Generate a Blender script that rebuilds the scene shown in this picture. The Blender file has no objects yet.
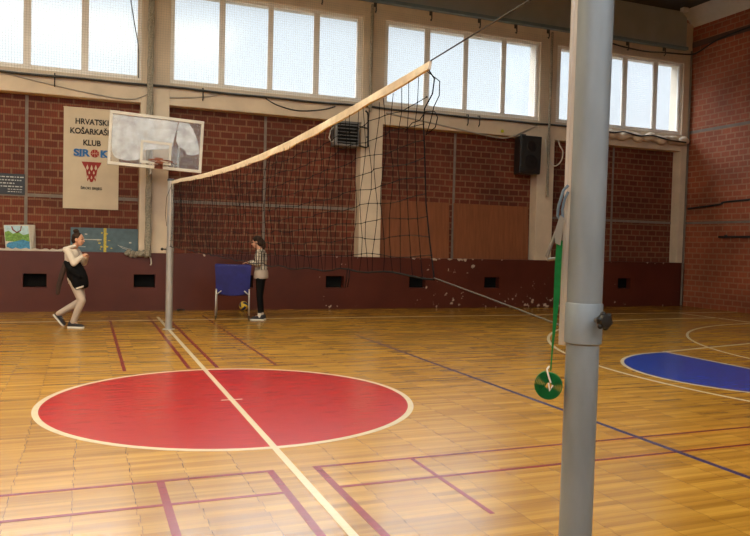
import bpy, bmesh, math, random
from mathutils import Vector, Matrix
PI = math.pi
random.seed(7)
SC = bpy.context.scene
COL = SC.collection
V = Vector

# ------------------------------------------------------------------ materials
MATS = {}
def new_mat(name):
    m = bpy.data.materials.new(name); m.use_nodes = True
    nt = m.node_tree
    return m, nt, nt.nodes, nt.links, nt.nodes['Principled BSDF']
def setp(b, **k):
    names = {'col': 'Base Color', 'rough': 'Roughness', 'metal': 'Metallic', 'spec': 'Specular IOR Level',
             'trans': 'Transmission Weight', 'coat': 'Coat Weight', 'coatr': 'Coat Roughness', 'alpha': 'Alpha'}
    for a, v in k.items():
        if a == 'col' and len(v) == 3: v = (*v, 1)
        b.inputs[names[a]].default_value = v
def mat(name, col, rough=.6, metal=0., var=.12, scale=6., bump=0., bscale=40., spec=.4, stretch=(1, 1, 1)):
    """plain painted / cloth / metal surface with soft procedural mottling"""
    m, nt, N, L, b = new_mat(name)
    setp(b, rough=rough, metal=metal, spec=spec)
    tc = N.new('ShaderNodeTexCoord'); mp = N.new('ShaderNodeMapping'); mp.inputs['Scale'].default_value = stretch
    L.new(tc.outputs['Object'], mp.inputs['Vector'])
    nz = N.new('ShaderNodeTexNoise'); nz.inputs['Scale'].default_value = scale; nz.inputs['Detail'].default_value = 5
    L.new(mp.outputs['Vector'], nz.inputs['Vector'])
    r = N.new('ShaderNodeValToRGB')
    r.color_ramp.elements[0].position = .3; r.color_ramp.elements[1].position = .7
    r.color_ramp.elements[0].color = (*[c*(1-var) for c in col], 1)
    r.color_ramp.elements[1].color = (*[min(1, c*(1+var)) for c in col], 1)
    L.new(nz.outputs['Fac'], r.inputs['Fac']); L.new(r.outputs['Color'], b.inputs['Base Color'])
    if bump:
        n2 = N.new('ShaderNodeTexNoise'); n2.inputs['Scale'].default_value = bscale; n2.inputs['Detail'].default_value = 3
        L.new(mp.outputs['Vector'], n2.inputs['Vector'])
        bp = N.new('ShaderNodeBump'); bp.inputs['Strength'].default_value = bump; bp.inputs['Distance'].default_value = .01
        L.new(n2.outputs['Fac'], bp.inputs['Height']); L.new(bp.outputs['Normal'], b.inputs['Normal'])
    MATS[name] = m
    return m
def math_node(N, L, op, a, b=None, c=None):
    n = N.new('ShaderNodeMath'); n.operation = op
    for i, v in enumerate((a, b, c)):
        if v is None: continue
        if isinstance(v, (int, float)): n.inputs[i].default_value = v
        else: L.new(v, n.inputs[i])
    return n.outputs[0]
def mixcol(N, L, fac, a, b, mode='MIX'):
    n = N.new('ShaderNodeMix'); n.data_type = 'RGBA'; n.blend_type = mode
    for i, v in ((0, fac), (6, a), (7, b)):
        if isinstance(v, (int, float)): n.inputs[i].default_value = v
        elif isinstance(v, tuple): n.inputs[i].default_value = (*v, 1) if len(v) == 3 else v
        else: L.new(v, n.inputs[i])
    return n.outputs[2]

def brick_mat(name, axes, c1, c2, mortar, bw=.295, rh=.157, ms=.02):
    m, nt, N, L, b = new_mat(name)
    setp(b, rough=.75, spec=.3)
    tc = N.new('ShaderNodeTexCoord'); sp = N.new('ShaderNodeSeparateXYZ'); L.new(tc.outputs['Object'], sp.inputs[0])
    cb = N.new('ShaderNodeCombineXYZ'); L.new(sp.outputs[axes[0]], cb.inputs[0]); L.new(sp.outputs[axes[1]], cb.inputs[1])
    # hand laid: courses waver slightly
    wn = N.new('ShaderNodeTexNoise'); wn.inputs['Scale'].default_value = 1.3; wn.inputs['Detail'].default_value = 2
    L.new(cb.outputs[0], wn.inputs['Vector'])
    off = N.new('ShaderNodeVectorMath'); off.operation = 'SCALE'; off.inputs['Scale'].default_value = .03
    L.new(wn.outputs['Color'], off.inputs[0])
    add = N.new('ShaderNodeVectorMath'); add.operation = 'ADD'; L.new(cb.outputs[0], add.inputs[0]); L.new(off.outputs[0], add.inputs[1])
    bt = N.new('ShaderNodeTexBrick'); L.new(add.outputs[0], bt.inputs['Vector'])
    bt.inputs['Scale'].default_value = 1; bt.inputs['Brick Width'].default_value = bw; bt.inputs['Row Height'].default_value = rh
    bt.inputs['Mortar Size'].default_value = ms; bt.inputs['Mortar Smooth'].default_value = .25; bt.inputs['Bias'].default_value = -.1
    bt.inputs['Color1'].default_value = (*c1, 1); bt.inputs['Color2'].default_value = (*c2, 1); bt.inputs['Mortar'].default_value = (*mortar, 1)
    # vertical scoring of the hollow bricks
    wv = N.new('ShaderNodeTexWave'); wv.inputs['Scale'].default_value = 7.; wv.inputs['Distortion'].default_value = 2.5
    wv.inputs['Detail'].default_value = 2
    L.new(cb.outputs[0], wv.inputs['Vector'])
    f1 = math_node(N, L, 'MULTIPLY', wv.outputs['Fac'], .3)
    col = mixcol(N, L, f1, bt.outputs['Color'], (.045, .012, .009))
    nz = N.new('ShaderNodeTexNoise'); nz.inputs['Scale'].default_value = .9; nz.inputs['Detail'].default_value = 6
    L.new(cb.outputs[0], nz.inputs['Vector'])
    rp = N.new('ShaderNodeValToRGB'); rp.color_ramp.elements[0].color = (.72, .72, .72, 1); rp.color_ramp.elements[1].color = (1.2, 1.15, 1.1, 1)
    rp.color_ramp.elements[0].position = .3; rp.color_ramp.elements[1].position = .7
    L.new(nz.outputs['Fac'], rp.inputs['Fac'])
    col = mixcol(N, L, 1., col, rp.outputs['Color'], 'MULTIPLY')
    L.new(col, b.inputs['Base Color'])
    bp = N.new('ShaderNodeBump'); bp.inputs['Strength'].default_value = .5; bp.inputs['Distance'].default_value = .012; bp.invert = True
    L.new(bt.outputs['Fac'], bp.inputs['Height']); L.new(bp.outputs['Normal'], b.inputs['Normal'])
    MATS[name] = m
    return m

def floor_mat():
    m, nt, N, L, b = new_mat('parquet')
    tc = N.new('ShaderNodeTexCoord'); sp = N.new('ShaderNodeSeparateXYZ'); L.new(tc.outputs['Object'], sp.inputs[0])
    W, LEN = .058, .353
    row = math_node(N, L, 'FLOOR', math_node(N, L, 'DIVIDE', sp.outputs[1], W))
    wr = N.new('ShaderNodeTexWhiteNoise'); wr.noise_dimensions = '1D'; L.new(row, wr.inputs['W'])
    xo = math_node(N, L, 'MULTIPLY', wr.outputs['Value'], .018)
    xi = math_node(N, L, 'DIVIDE', math_node(N, L, 'ADD', sp.outputs[0], xo), LEN)
    colm = math_node(N, L, 'FLOOR', xi)
    cb = N.new('ShaderNodeCombineXYZ'); L.new(row, cb.inputs[0]); L.new(colm, cb.inputs[1])
    wn = N.new('ShaderNodeTexWhiteNoise'); wn.noise_dimensions = '2D'; L.new(cb.outputs[0], wn.inputs['Vector'])
    rp = N.new('ShaderNodeValToRGB'); cr = rp.color_ramp
    cr.elements[0].color = (.37, .195, .024, 1); cr.elements[1].color = (.52, .295, .045, 1)
    e = cr.elements.new(.5); e.color = (.45, .245, .033, 1)
    L.new(wn.outputs['Value'], rp.inputs['Fac'])
    # long strips (runs of boards) differ too
    mp = N.new('ShaderNodeMapping'); mp.inputs['Scale'].default_value = (.35, 9, 1); L.new(tc.outputs['Object'], mp.inputs['Vector'])
    n1 = N.new('ShaderNodeTexNoise'); n1.inputs['Scale'].default_value = 1.6; n1.inputs['Detail'].default_value = 5; L.new(mp.outputs[0], n1.inputs['Vector'])
    r1 = N.new('ShaderNodeValToRGB'); r1.color_ramp.elements[0].position = .35; r1.color_ramp.elements[1].position = .68
    r1.color_ramp.elements[0].color = (.76, .70, .62, 1); r1.color_ramp.elements[1].color = (1.14, 1.13, 1.08, 1)
    L.new(n1.outputs['Fac'], r1.inputs['Fac'])
    col = mixcol(N, L, 1., rp.outputs['Color'], r1.outputs['Color'], 'MULTIPLY')
    # grain
    mg = N.new('ShaderNodeMapping'); mg.inputs['Scale'].default_value = (4, 90, 1); L.new(tc.outputs['Object'], mg.inputs['Vector'])
    n2 = N.new('ShaderNodeTexNoise'); n2.inputs['Scale'].default_value = 1.5; n2.inputs['Detail'].default_value = 4; L.new(mg.outputs[0], n2.inputs['Vector'])
    g = math_node(N, L, 'MULTIPLY', math_node(N, L, 'SUBTRACT', n2.outputs['Fac'], .4), .5)
    g.node.use_clamp = True
    col = mixcol(N, L, g, col, (.16, .07, .02))
    # joints
    fx = math_node(N, L, 'FRACT', xi); fy = math_node(N, L, 'FRACT', math_node(N, L, 'DIVIDE', sp.outputs[1], W))
    jx = math_node(N, L, 'LESS_THAN', fx, .012); jy = math_node(N, L, 'LESS_THAN', fy, .035)
    j = math_node(N, L, 'MAXIMUM', math_node(N, L, 'MULTIPLY', jx, .6), math_node(N, L, 'MULTIPLY', jy, .4))
    col = mixcol(N, L, j, col, (.05, .022, .008))
    # broad worn areas
    n3 = N.new('ShaderNodeTexNoise'); n3.inputs['Scale'].default_value = .35; n3.inputs['Detail'].default_value = 3; L.new(tc.outputs['Object'], n3.inputs['Vector'])
    r3 = N.new('ShaderNodeValToRGB'); r3.color_ramp.elements[0].color = (.85, .83, .8, 1); r3.color_ramp.elements[1].color = (1.12, 1.12, 1.12, 1)
    r3.color_ramp.elements[0].position = .3; r3.color_ramp.elements[1].position = .7
    L.new(n3.outputs['Fac'], r3.inputs['Fac'])
    col = mixcol(N, L, 1., col, r3.outputs['Color'], 'MULTIPLY')
    L.new(col, b.inputs['Base Color'])
    rr = math_node(N, L, 'ADD', math_node(N, L, 'MULTIPLY', n1.outputs['Fac'], .10), .19)
    L.new(rr, b.inputs['Roughness']); setp(b, spec=.8)
    bp = N.new('ShaderNodeBump'); bp.inputs['Strength'].default_value = .1; bp.inputs['Distance'].default_value = .003
    L.new(n2.outputs['Fac'], bp.inputs['Height'])
    bp2 = N.new('ShaderNodeBump'); bp2.inputs['Strength'].default_value = .15; bp2.inputs['Distance'].default_value = .003
    L.new(wn.outputs['Value'], bp2.inputs['Height']); L.new(bp.outputs['Normal'], bp2.inputs['Normal'])
    L.new(bp2.outputs['Normal'], b.inputs['Normal'])
    MATS['parquet'] = m
    return m

def paint_mat(name, col, worn=(.45, .25, .07), wear=.25, rough=.24):
    """court paint: boards show through as fine streaks, worn in places"""
    m, nt, N, L, b = new_mat(name)
    tc = N.new('ShaderNodeTexCoord')
    mg = N.new('ShaderNodeMapping'); mg.inputs['Scale'].default_value = (2.2, 40, 1); L.new(tc.outputs['Object'], mg.inputs['Vector'])
    n2 = N.new('ShaderNodeTexNoise'); n2.inputs['Scale'].default_value = 1.5; n2.inputs['Detail'].default_value = 5; L.new(mg.outputs[0], n2.inputs['Vector'])
    rp = N.new('ShaderNodeValToRGB'); rp.color_ramp.elements[0].position = .3; rp.color_ramp.elements[1].position = .75
    rp.color_ramp.elements[0].color = (*[c*.82 for c in col], 1); rp.color_ramp.elements[1].color = (*[min(1, c*1.15) for c in col], 1)
    L.new(n2.outputs['Fac'], rp.inputs['Fac'])
    n3 = N.new('ShaderNodeTexNoise'); n3.inputs['Scale'].default_value = 3.; n3.inputs['Detail'].default_value = 8; L.new(mg.outputs[0], n3.inputs['Vector'])
    w = N.new('ShaderNodeMapRange'); w.inputs['From Min'].default_value = .62; w.inputs['From Max'].default_value = .72
    w.inputs['To Max'].default_value = wear*2; L.new(n3.outputs['Fac'], w.inputs['Value'])
    col2 = mixcol(N, L, w.outputs[0], rp.outputs['Color'], worn)
    L.new(col2, b.inputs['Base Color']); setp(b, rough=rough, spec=.5)
    bp = N.new('ShaderNodeBump'); bp.inputs['Strength'].default_value = .2; bp.inputs['Distance'].default_value = .004
    L.new(n2.outputs['Fac'], bp.inputs['Height']); L.new(bp.outputs['Normal'], b.inputs['Normal'])
    MATS[name] = m
    return m

def plinth_mat():
    m, nt, N, L, b = new_mat('plinth_paint')
    tc = N.new('ShaderNodeTexCoord'); sp = N.new('ShaderNodeSeparateXYZ'); L.new(tc.outputs['Object'], sp.inputs[0])
    n1 = N.new('ShaderNodeTexNoise'); n1.inputs['Scale'].default_value = 1.2; n1.inputs['Detail'].default_value = 5; L.new(tc.outputs['Object'], n1.inputs['Vector'])
    rp = N.new('ShaderNodeValToRGB'); rp.color_ramp.elements[0].color = (.070, .014, .009, 1); rp.color_ramp.elements[1].color = (.102, .022, .013, 1)
    rp.color_ramp.elements[0].position = .3; rp.color_ramp.elements[1].position = .7
    L.new(n1.outputs['Fac'], rp.inputs['Fac'])
    # chips: along the top edge, near the foot and sparsely between, mostly right of the second column
    n2 = N.new('ShaderNodeTexNoise'); n2.inputs['Scale'].default_value = 7.; n2.inputs['Detail'].default_value = 6; L.new(tc.outputs['Object'], n2.inputs['Vector'])
    n4 = N.new('ShaderNodeTexNoise'); n4.inputs['Scale'].default_value = .55; n4.inputs['Detail'].default_value = 1; L.new(tc.outputs['Object'], n4.inputs['Vector'])
    z = sp.outputs[2]
    top = N.new('ShaderNodeMapRange'); top.inputs['From Min'].default_value = 1.17; top.inputs['From Max'].default_value = 1.24; top.inputs['To Max'].default_value = .1; L.new(z, top.inputs['Value'])
    low = N.new('ShaderNodeMapRange'); low.inputs['From Min'].default_value = .42; low.inputs['From Max'].default_value = .1; low.inputs['To Max'].default_value = .07; L.new(z, low.inputs['Value'])
    xr = N.new('ShaderNodeMapRange'); xr.inputs['From Min'].default_value = 3.; xr.inputs['From Max'].default_value = 5.; xr.inputs['To Min'].default_value = -.07; xr.inputs['To Max'].default_value = .015
    L.new(sp.outputs[0], xr.inputs['Value'])
    s = math_node(N, L, 'ADD', math_node(N, L, 'ADD', n2.outputs['Fac'], top.outputs[0]), math_node(N, L, 'ADD', low.outputs[0], xr.outputs[0]))
    s = math_node(N, L, 'ADD', s, math_node(N, L, 'MULTIPLY', math_node(N, L, 'SUBTRACT', n4.outputs['Fac'], .5), .35))
    chip = N.new('ShaderNodeMapRange'); chip.inputs['From Min'].default_value = .715; chip.inputs['From Max'].default_value = .74; L.new(s, chip.inputs['Value'])
    col = mixcol(N, L, chip.outputs[0], rp.outputs['Color'], (.52, .42, .34))
    L.new(col, b.inputs['Base Color']); setp(b, rough=.42, spec=.4)
    MATS['plinth_paint'] = m
    return m

def pane_mat():
    m, nt, N, L, b = new_mat('window_glass')
    nt.nodes.remove(b); out = N['Material Output']
    t = N.new('ShaderNodeBsdfTransparent'); t.inputs[0].default_value = (.96, .985, 1, 1)
    tl = N.new('ShaderNodeBsdfTranslucent'); tl.inputs[0].default_value = (.9, .95, 1, 1)
    g = N.new('ShaderNodeBsdfGlossy'); g.inputs['Roughness'].default_value = .15
    m1 = N.new('ShaderNodeMixShader'); m1.inputs[0].default_value = .05; L.new(t.outputs[0], m1.inputs[1]); L.new(tl.outputs[0], m1.inputs[2])
    m2 = N.new('ShaderNodeMixShader'); m2.inputs[0].default_value = .04; L.new(m1.outputs[0], m2.inputs[1]); L.new(g.outputs[0], m2.inputs[2])
    L.new(m2.outputs[0], out.inputs['Surface'])
    MATS['window_glass'] = m
def added_roof_glass():
    m, nt, N, L, b = new_mat('added_roof_glass')
    nt.nodes.remove(b); out = N['Material Output']
    t = N.new('ShaderNodeBsdfTransparent'); t.inputs[0].default_value = (.95, .86, .68, 1)  # yellow tint warms the light of the added roof opening
    tl = N.new('ShaderNodeBsdfTranslucent'); tl.inputs[0].default_value = (.95, .86, .68, 1)
    m1 = N.new('ShaderNodeMixShader'); m1.inputs[0].default_value = .35; L.new(t.outputs[0], m1.inputs[1]); L.new(tl.outputs[0], m1.inputs[2])
    L.new(m1.outputs[0], out.inputs['Surface'])
    MATS['added_roof_glass'] = m
def sheer_mat(name, col, opac, rough=.4, noise=0.):
    m, nt, N, L, b = new_mat(name)
    setp(b, col=col, rough=rough, spec=.5)
    out = N['Material Output']
    t = N.new('ShaderNodeBsdfTransparent'); mx = N.new('ShaderNodeMixShader')
    if noise:
        tc = N.new('ShaderNodeTexCoord'); nz = N.new('ShaderNodeTexNoise'); nz.inputs['Scale'].default_value = 5; nz.inputs['Detail'].default_value = 6
        L.new(tc.outputs['Object'], nz.inputs['Vector'])
        mr = N.new('ShaderNodeMapRange'); mr.inputs['From Min'].default_value = .35; mr.inputs['From Max'].default_value = .65
        mr.inputs['To Min'].default_value = opac-noise; mr.inputs['To Max'].default_value = min(1, opac+noise)
        L.new(nz.outputs['Fac'], mr.inputs['Value']); L.new(mr.outputs[0], mx.inputs[0])
    else: mx.inputs[0].default_value = opac
    L.new(t.outputs[0], mx.inputs[1]); L.new(b.outputs[0], mx.inputs[2]); L.new(mx.outputs[0], out.inputs['Surface'])
    MATS[name] = m
def stripe_mat(name, base, dark, period, width, axis=0):
    m, nt, N, L, b = new_mat(name)
    tc = N.new('ShaderNodeTexCoord'); sp = N.new('ShaderNodeSeparateXYZ'); L.new(tc.outputs['Object'], sp.inputs[0])
    a = math_node(N, L, 'LESS_THAN', math_node(N, L, 'FRACT', math_node(N, L, 'DIVIDE', sp.outputs[axis], period)), width)
    c = math_node(N, L, 'LESS_THAN', math_node(N, L, 'FRACT', math_node(N, L, 'DIVIDE', sp.outputs[1], period)), width)
    z = math_node(N, L, 'LESS_THAN', math_node(N, L, 'FRACT', math_node(N, L, 'DIVIDE', sp.outputs[2], period*1.9)), width*.5)
    f = math_node(N, L, 'MAXIMUM', a, math_node(N, L, 'MAXIMUM', math_node(N, L, 'MULTIPLY', c, .5), math_node(N, L, 'MULTIPLY', z, .6)))
    L.new(mixcol(N, L, f, base, dark), b.inputs['Base Color']); setp(b, rough=.85, spec=.2)
    MATS[name] = m

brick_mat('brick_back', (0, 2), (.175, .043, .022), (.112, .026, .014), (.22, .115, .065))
brick_mat('brick_right_lit', (1, 2), (.40, .112, .055), (.31, .085, .043), (.40, .205, .12))  # brighter copy of the brick, light on the right wall put into its colour
brick_mat('brick_plain', (0, 2), (.2, .06, .04), (.15, .045, .032), (.27, .16, .11))
floor_mat(); plinth_mat(); pane_mat(); added_roof_glass()
paint_mat('court_red', (.40, .013, .009), worn=(.4, .05, .04), wear=.12, rough=.24)
paint_mat('court_blue', (.014, .055, .40), worn=(.03, .06, .34), wear=.2)
paint_mat('line_white', (.66, .58, .43), wear=.2)
paint_mat('line_red', (.23, .022, .02), wear=.3)
paint_mat('line_brown', (.25, .085, .03), wear=.35)
paint_mat('line_navy', (.025, .028, .13), wear=.25)
mat('cream_plaster', (.66, .555, .43), .7, var=.1, scale=2.2, bump=.12)
mat('frame_paint', (.84, .81, .76), .55, var=.06)
mat('strip_grey', (.20, .165, .14), .75, var=.15)
mat('fascia_paint', (.36, .40, .42), .35, var=.12, scale=1.5)
mat('band_brown', (.10, .055, .042), .8)
mat('steel_blue', (.17, .25, .30), .4, var=.15)
mat('roof_dark', (.05, .045, .042), .8)
mat('corrugated_white', (.62, .62, .62), .5, var=.05)
mat('galvanised', (.20, .23, .25), .45, metal=.15, var=.2, scale=9, bump=.04, bscale=120, stretch=(1, 1, .3))
mat('rail_alu', (.55, .50, .44), .4, metal=.5, var=.06)
mat('galv_far', (.36, .36, .36), .5, metal=.35, var=.1)
mat('black_plastic', (.012, .012, .013), .4, var=.2)
mat('black_rubber', (.018, .018, .018), .7)
mat('dark_metal', (.05, .047, .045), .5, metal=.3)
mat('cable_grey', (.36, .33, .28), .7)
mat('cord_black', (.008, .008, .009), .9, spec=.1)
mat('net_tape', (.66, .57, .44), .85, var=.12, scale=20, bump=.2, bscale=90)
mat('guard_net', (.40, .37, .33), .85)
mat('rope_net', (.30, .275, .22), .95, var=.45, scale=45, bump=.8, bscale=60)
mat('banner_cloth', (.60, .51, .38), .8, var=.05, scale=3)
mat('ink_black', (.03, .027, .025), .8)
mat('ink_blue', (.04, .16, .42), .8)
mat('ink_red', (.30, .035, .03), .8)
mat('plaque_black', (.012, .012, .012), .35)
mat('plaque_white', (.45, .45, .43), .6)
mat('board_blue', (.075, .125, .155), .6, var=.2, scale=8)
mat('tape_yellow', (.52, .42, .06), .6, var=.25, scale=30)
mat('chalk_white', (.5, .5, .46), .8)
mat('plywood', (.235, .085, .038), .42, var=.16, scale=3, stretch=(6, 6, .5))
mat('white_paint', (.68, .66, .61), .45, var=.06)
mat('orange_paint', (.24, .065, .025), .5, var=.2)
mat('cord_white', (.62, .58, .52), .9)
sheer_mat('acrylic', (.5, .55, .6), .1, .08)
sheer_mat('torn_film', (.86, .92, 1.0), .52, .3, noise=.2)
mat('cart_blue', (.014, .016, .15), .65, var=.25, scale=6, bump=.25, bscale=12)
mat('cart_tube', (.5, .5, .5), .35, metal=.5)
mat('ball_yellow', (.72, .50, .05), .5); mat('ball_navy', (.02, .03, .10), .5)
mat('strap_green', (.008, .13, .03), .8, spec=.12, var=.18, scale=60)
mat('cord_blue', (.12, .17, .22), .7)
mat('buckle_steel', (.27, .26, .24), .35, metal=.7)
mat('bag_canvas', (.66, .62, .54), .85)
mat('bag_sky', (.42, .62, .70), .6, var=.2, scale=14); mat('bag_green', (.16, .32, .06), .6, var=.4, scale=30); mat('bag_lake', (.05, .24, .45), .6, var=.3, scale=22)
mat('bag_red', (.28, .05, .04), .7)
mat('cloth_white', (.58, .52, .46), .9, bump=.4, bscale=15)
mat('heater_grey', (.17, .168, .165), .5, metal=.2)
mat('heater_dark', (.008, .008, .008), .9, spec=.08)
mat('skin', (.56, .30, .20), .55, var=.05, spec=.35)
mat('lip', (.42, .15, .12), .5); mat('eye_dark', (.03, .02, .02), .2)
mat('hair_brown', (.03, .015, .010), .7, spec=.2, var=.4, scale=30, stretch=(1, 1, .3))
mat('hoodie_cream', (.64, .57, .50), .9, var=.08, bump=.3, bscale=14)
mat('trousers_grey', (.46, .39, .34), .9, var=.1, bump=.3, bscale=12)
mat('jacket_black', (.007, .007, .008), .9, spec=.08, bump=.3, bscale=12)
mat('sleeve_umber', (.045, .025, .02), .85)
mat('shirt_grey', (.40, .34, .30), .9, bump=.2, bscale=14)
mat('leggings_black', (.006, .006, .007), .9, spec=.08)
mat('sock_white', (.6, .58, .55), .9)
mat('shoe_dark', (.015, .015, .022), .6); mat('sole_white', (.62, .62, .62), .6)
stripe_mat('sweater_stripe', (.50, .45, .39), (.06, .055, .055), .048, .3)
mat('ceiling_lamp', (.7, .7, .68), .5)

# ------------------------------------------------------------------ mesh helpers
class MB:
    def __init__(s): s.bm = bmesh.new()
    def face(s, vs, m=0, smooth=False):
        try: f = s.bm.faces.new(vs)
        except ValueError: return
        f.material_index = m; f.smooth = smooth
    def quad(s, pts, m=0):
        s.face([s.bm.verts.new(p) for p in pts], m)
    def hexa(s, p, m=0):
        v = [s.bm.verts.new(q) for q in p]
        for i in ((3, 2, 1, 0), (4, 5, 6, 7), (0, 1, 5, 4), (1, 2, 6, 5), (2, 3, 7, 6), (3, 0, 4, 7)): s.face([v[k] for k in i], m)
    def box(s, x0, x1, y0, y1, z0, z1, m=0, M=None):
        p = [V(q) for q in ((x0, y0, z0), (x1, y0, z0), (x1, y1, z0), (x0, y1, z0), (x0, y0, z1), (x1, y0, z1), (x1, y1, z1), (x0, y1, z1))]
        if M: p = [M @ q for q in p]
        s.hexa(p, m)
    def tube(s, pts, r, n=8, m=0, closed=False, sx=1.):
        pts = [V(p) for p in pts]; k = len(pts)
        rs = [r]*k if isinstance(r, (int, float)) else r
        rings = []; up = None
        for i in range(k):
            if closed: t = pts[(i+1) % k]-pts[i-1]
            else: t = pts[min(i+1, k-1)]-pts[max(i-1, 0)]
            if t.length < 1e-9: t = V((0, 0, 1))
            t.normalize()
            if up is None:
                a = V((0, 0, 1)) if abs(t.z) < .9 else V((0, 1, 0))
                up = (a-t*a.dot(t)).normalized()
            else:
                up = (up-t*up.dot(t))
                up = up.normalized() if up.length > 1e-6 else t.orthogonal().normalized()
            b = t.cross(up)
            rings.append([s.bm.verts.new(pts[i]+(up*math.cos(2*PI*j/n)+b*math.sin(2*PI*j/n)*sx)*rs[i]) for j in range(n)])
        for i in range(k if closed else k-1):
            A, B = rings[i], rings[(i+1) % k]
            for j in range(n): s.face([A[j], A[(j+1) % n], B[(j+1) % n], B[j]], m, n > 4)
        if not closed:
            s.face(rings[0][::-1], m); s.face(rings[-1], m)
    def cyl(s, a, b, r0, r1=None, n=16, m=0): s.tube([a, b], [r0, r0 if r1 is None else r1], n, m)
    def sph(s, c, r, nu=14, nv=9, m=0, M=None):
        if isinstance(r, (int, float)): r = (r, r, r)
        c = V(c); M = M or Matrix.Identity(3)
        P = lambda th, ph: c+M @ V((r[0]*math.sin(th)*math.cos(ph), r[1]*math.sin(th)*math.sin(ph), r[2]*math.cos(th)))
        top = s.bm.verts.new(P(0, 0)); bot = s.bm.verts.new(P(PI, 0))
        R = [[s.bm.verts.new(P(PI*i/nv, 2*PI*j/nu)) for j in range(nu)] for i in range(1, nv)]
        for j in range(nu):
            s.face([top, R[0][j], R[0][(j+1) % nu]], m, True); s.face([bot, R[-1][(j+1) % nu], R[-1][j]], m, True)
            for i in range(nv-2): s.face([R[i][j], R[i+1][j], R[i+1][(j+1) % nu], R[i][(j+1) % nu]], m, True)
    def loft(s, rings, n=16, m=0):
        """rings: (centre, half-width across, half-depth, across dir, depth dir)"""
        RR = []
        for c, a, b, ad, dd in rings:
            c, ad, dd = V(c), V(ad), V(dd)
            RR.append([s.bm.verts.new(c+ad*a*math.cos(2*PI*j/n)+dd*b*math.sin(2*PI*j/n)) for j in range(n)])
        for A, B in zip(RR, RR[1:]):
            for j in range(n): s.face([A[j], A[(j+1) % n], B[(j+1) % n], B[j]], m, True)
        s.face(RR[0][::-1], m); s.face(RR[-1], m)
    def prism(s, poly, ext, m=0):
        poly = [V(p) for p in poly]; ext = V(ext)
        a = [s.bm.verts.new(p) for p in poly]; b = [s.bm.verts.new(p+ext) for p in poly]
        s.face(a[::-1], m); s.face(b, m)
        k = len(a)
        for i in range(k): s.face([a[i], a[(i+1) % k], b[(i+1) % k], b[i]], m)
    def lathe(s, prof, c=(0, 0, 0), ax=(0, 0, 1), n=24, m=0):
        c, ax = V(c), V(ax).normalized(); u = ax.orthogonal().normalized(); w = ax.cross(u); RR = []
        for r, h in prof: RR.append([s.bm.verts.new(c+ax*h+(u*math.cos(2*PI*j/n)+w*math.sin(2*PI*j/n))*max(r, 1e-4)) for j in range(n)])
        for A, B in zip(RR, RR[1:]):
            for j in range(n): s.face([A[j], A[(j+1) % n], B[(j+1) % n], B[j]], m, True)
        s.face(RR[0][::-1], m); s.face(RR[-1], m)
    def mesh(s, name):
        bmesh.ops.recalc_face_normals(s.bm, faces=s.bm.faces[:])
        for e_ in s.bm.edges:
            if len(e_.link_faces) == 2 and e_.calc_face_angle(0) > .75: e_.smooth = False
        me = bpy.data.meshes.new(name); s.bm.to_mesh(me); s.bm.free(); return me
    def build(s, name, mats, parent=None, loc=(0, 0, 0), bevel=0., rot=None):
        return obj(name, s.mesh(name), mats, parent, loc, bevel, rot)
def obj(name, me, mats, parent=None, loc=(0, 0, 0), bevel=0., rot=None):
    if isinstance(mats, str): mats = [mats]
    if not me.materials:
        for k in mats: me.materials.append(MATS[k])
    o = bpy.data.objects.new(name, me); COL.objects.link(o); o.parent = parent; o.location = loc
    if rot: o.rotation_euler = rot
    if bevel:
        b = o.modifiers.new('bevel', 'BEVEL'); b.width = bevel; b.segments = 2; b.limit_method = 'ANGLE'
    return o
def tag(o, label, cat, group=None):
    o['label'] = label; o['category'] = cat
    if group: o['group'] = group
    return o
def thing(name, label, cat, loc=(0, 0, 0), rotz=0, group=None):
    o = bpy.data.objects.new(name, None); COL.objects.link(o); o.location = loc; o.rotation_euler = (0, 0, rotz); o.empty_display_size = .1
    return tag(o, label, cat, group)
def struct(o): o['kind'] = 'structure'; return o
def dup(root, loc, rotz, label, group=None):
    r = root.copy(); COL.objects.link(r); r.location = loc; r.rotation_euler = (0, 0, rotz); r['label'] = label
    if group: r['group'] = group
    for ch in list(root.children):
        c = ch.copy(); COL.objects.link(c); c.parent = r
        for g in list(ch.children):
            d = g.copy(); COL.objects.link(d); d.parent = c
    return r
def text_mesh(body, size, name, weight=0., width=1.):
    cu = bpy.data.curves.new(name, 'FONT'); cu.body = body; cu.size = size; cu.align_x = 'CENTER'; cu.align_y = 'CENTER'
    cu.extrude = .0015; cu.offset = weight
    t = bpy.data.objects.new('tmp', cu); COL.objects.link(t)
    dg = bpy.context.evaluated_depsgraph_get(); me = bpy.data.meshes.new_from_object(t.evaluated_get(dg)); me.name = name
    bpy.data.objects.remove(t); bpy.data.curves.remove(cu)
    xs = [v.co.x for v in me.vertices]; w0 = max(xs)-min(xs)
    sc = width/w0
    me.transform(Matrix.Diagonal((sc, 1, 1, 1)))
    me.transform(Matrix.Rotation(PI/2, 4, 'X'))     # stand it up, facing -Y
    me.materials.clear()
    return me
def remeshed(mb, name, voxel, smooth=6, fac=.5):
    me = mb.mesh('tmp'); t = bpy.data.objects.new('tmp', me); COL.objects.link(t)
    r = t.modifiers.new('r', 'REMESH'); r.mode = 'VOXEL'; r.voxel_size = voxel
    if smooth:
        q = t.modifiers.new('s', 'SMOOTH'); q.iterations = smooth; q.factor = fac
    dg = bpy.context.evaluated_depsgraph_get(); out = bpy.data.meshes.new_from_object(t.evaluated_get(dg)); out.name = name
    bpy.data.objects.remove(t); bpy.data.meshes.remove(me)
    out.materials.clear()
    for p in out.polygons: p.use_smooth = True; p.material_index = 0
    return out

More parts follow.
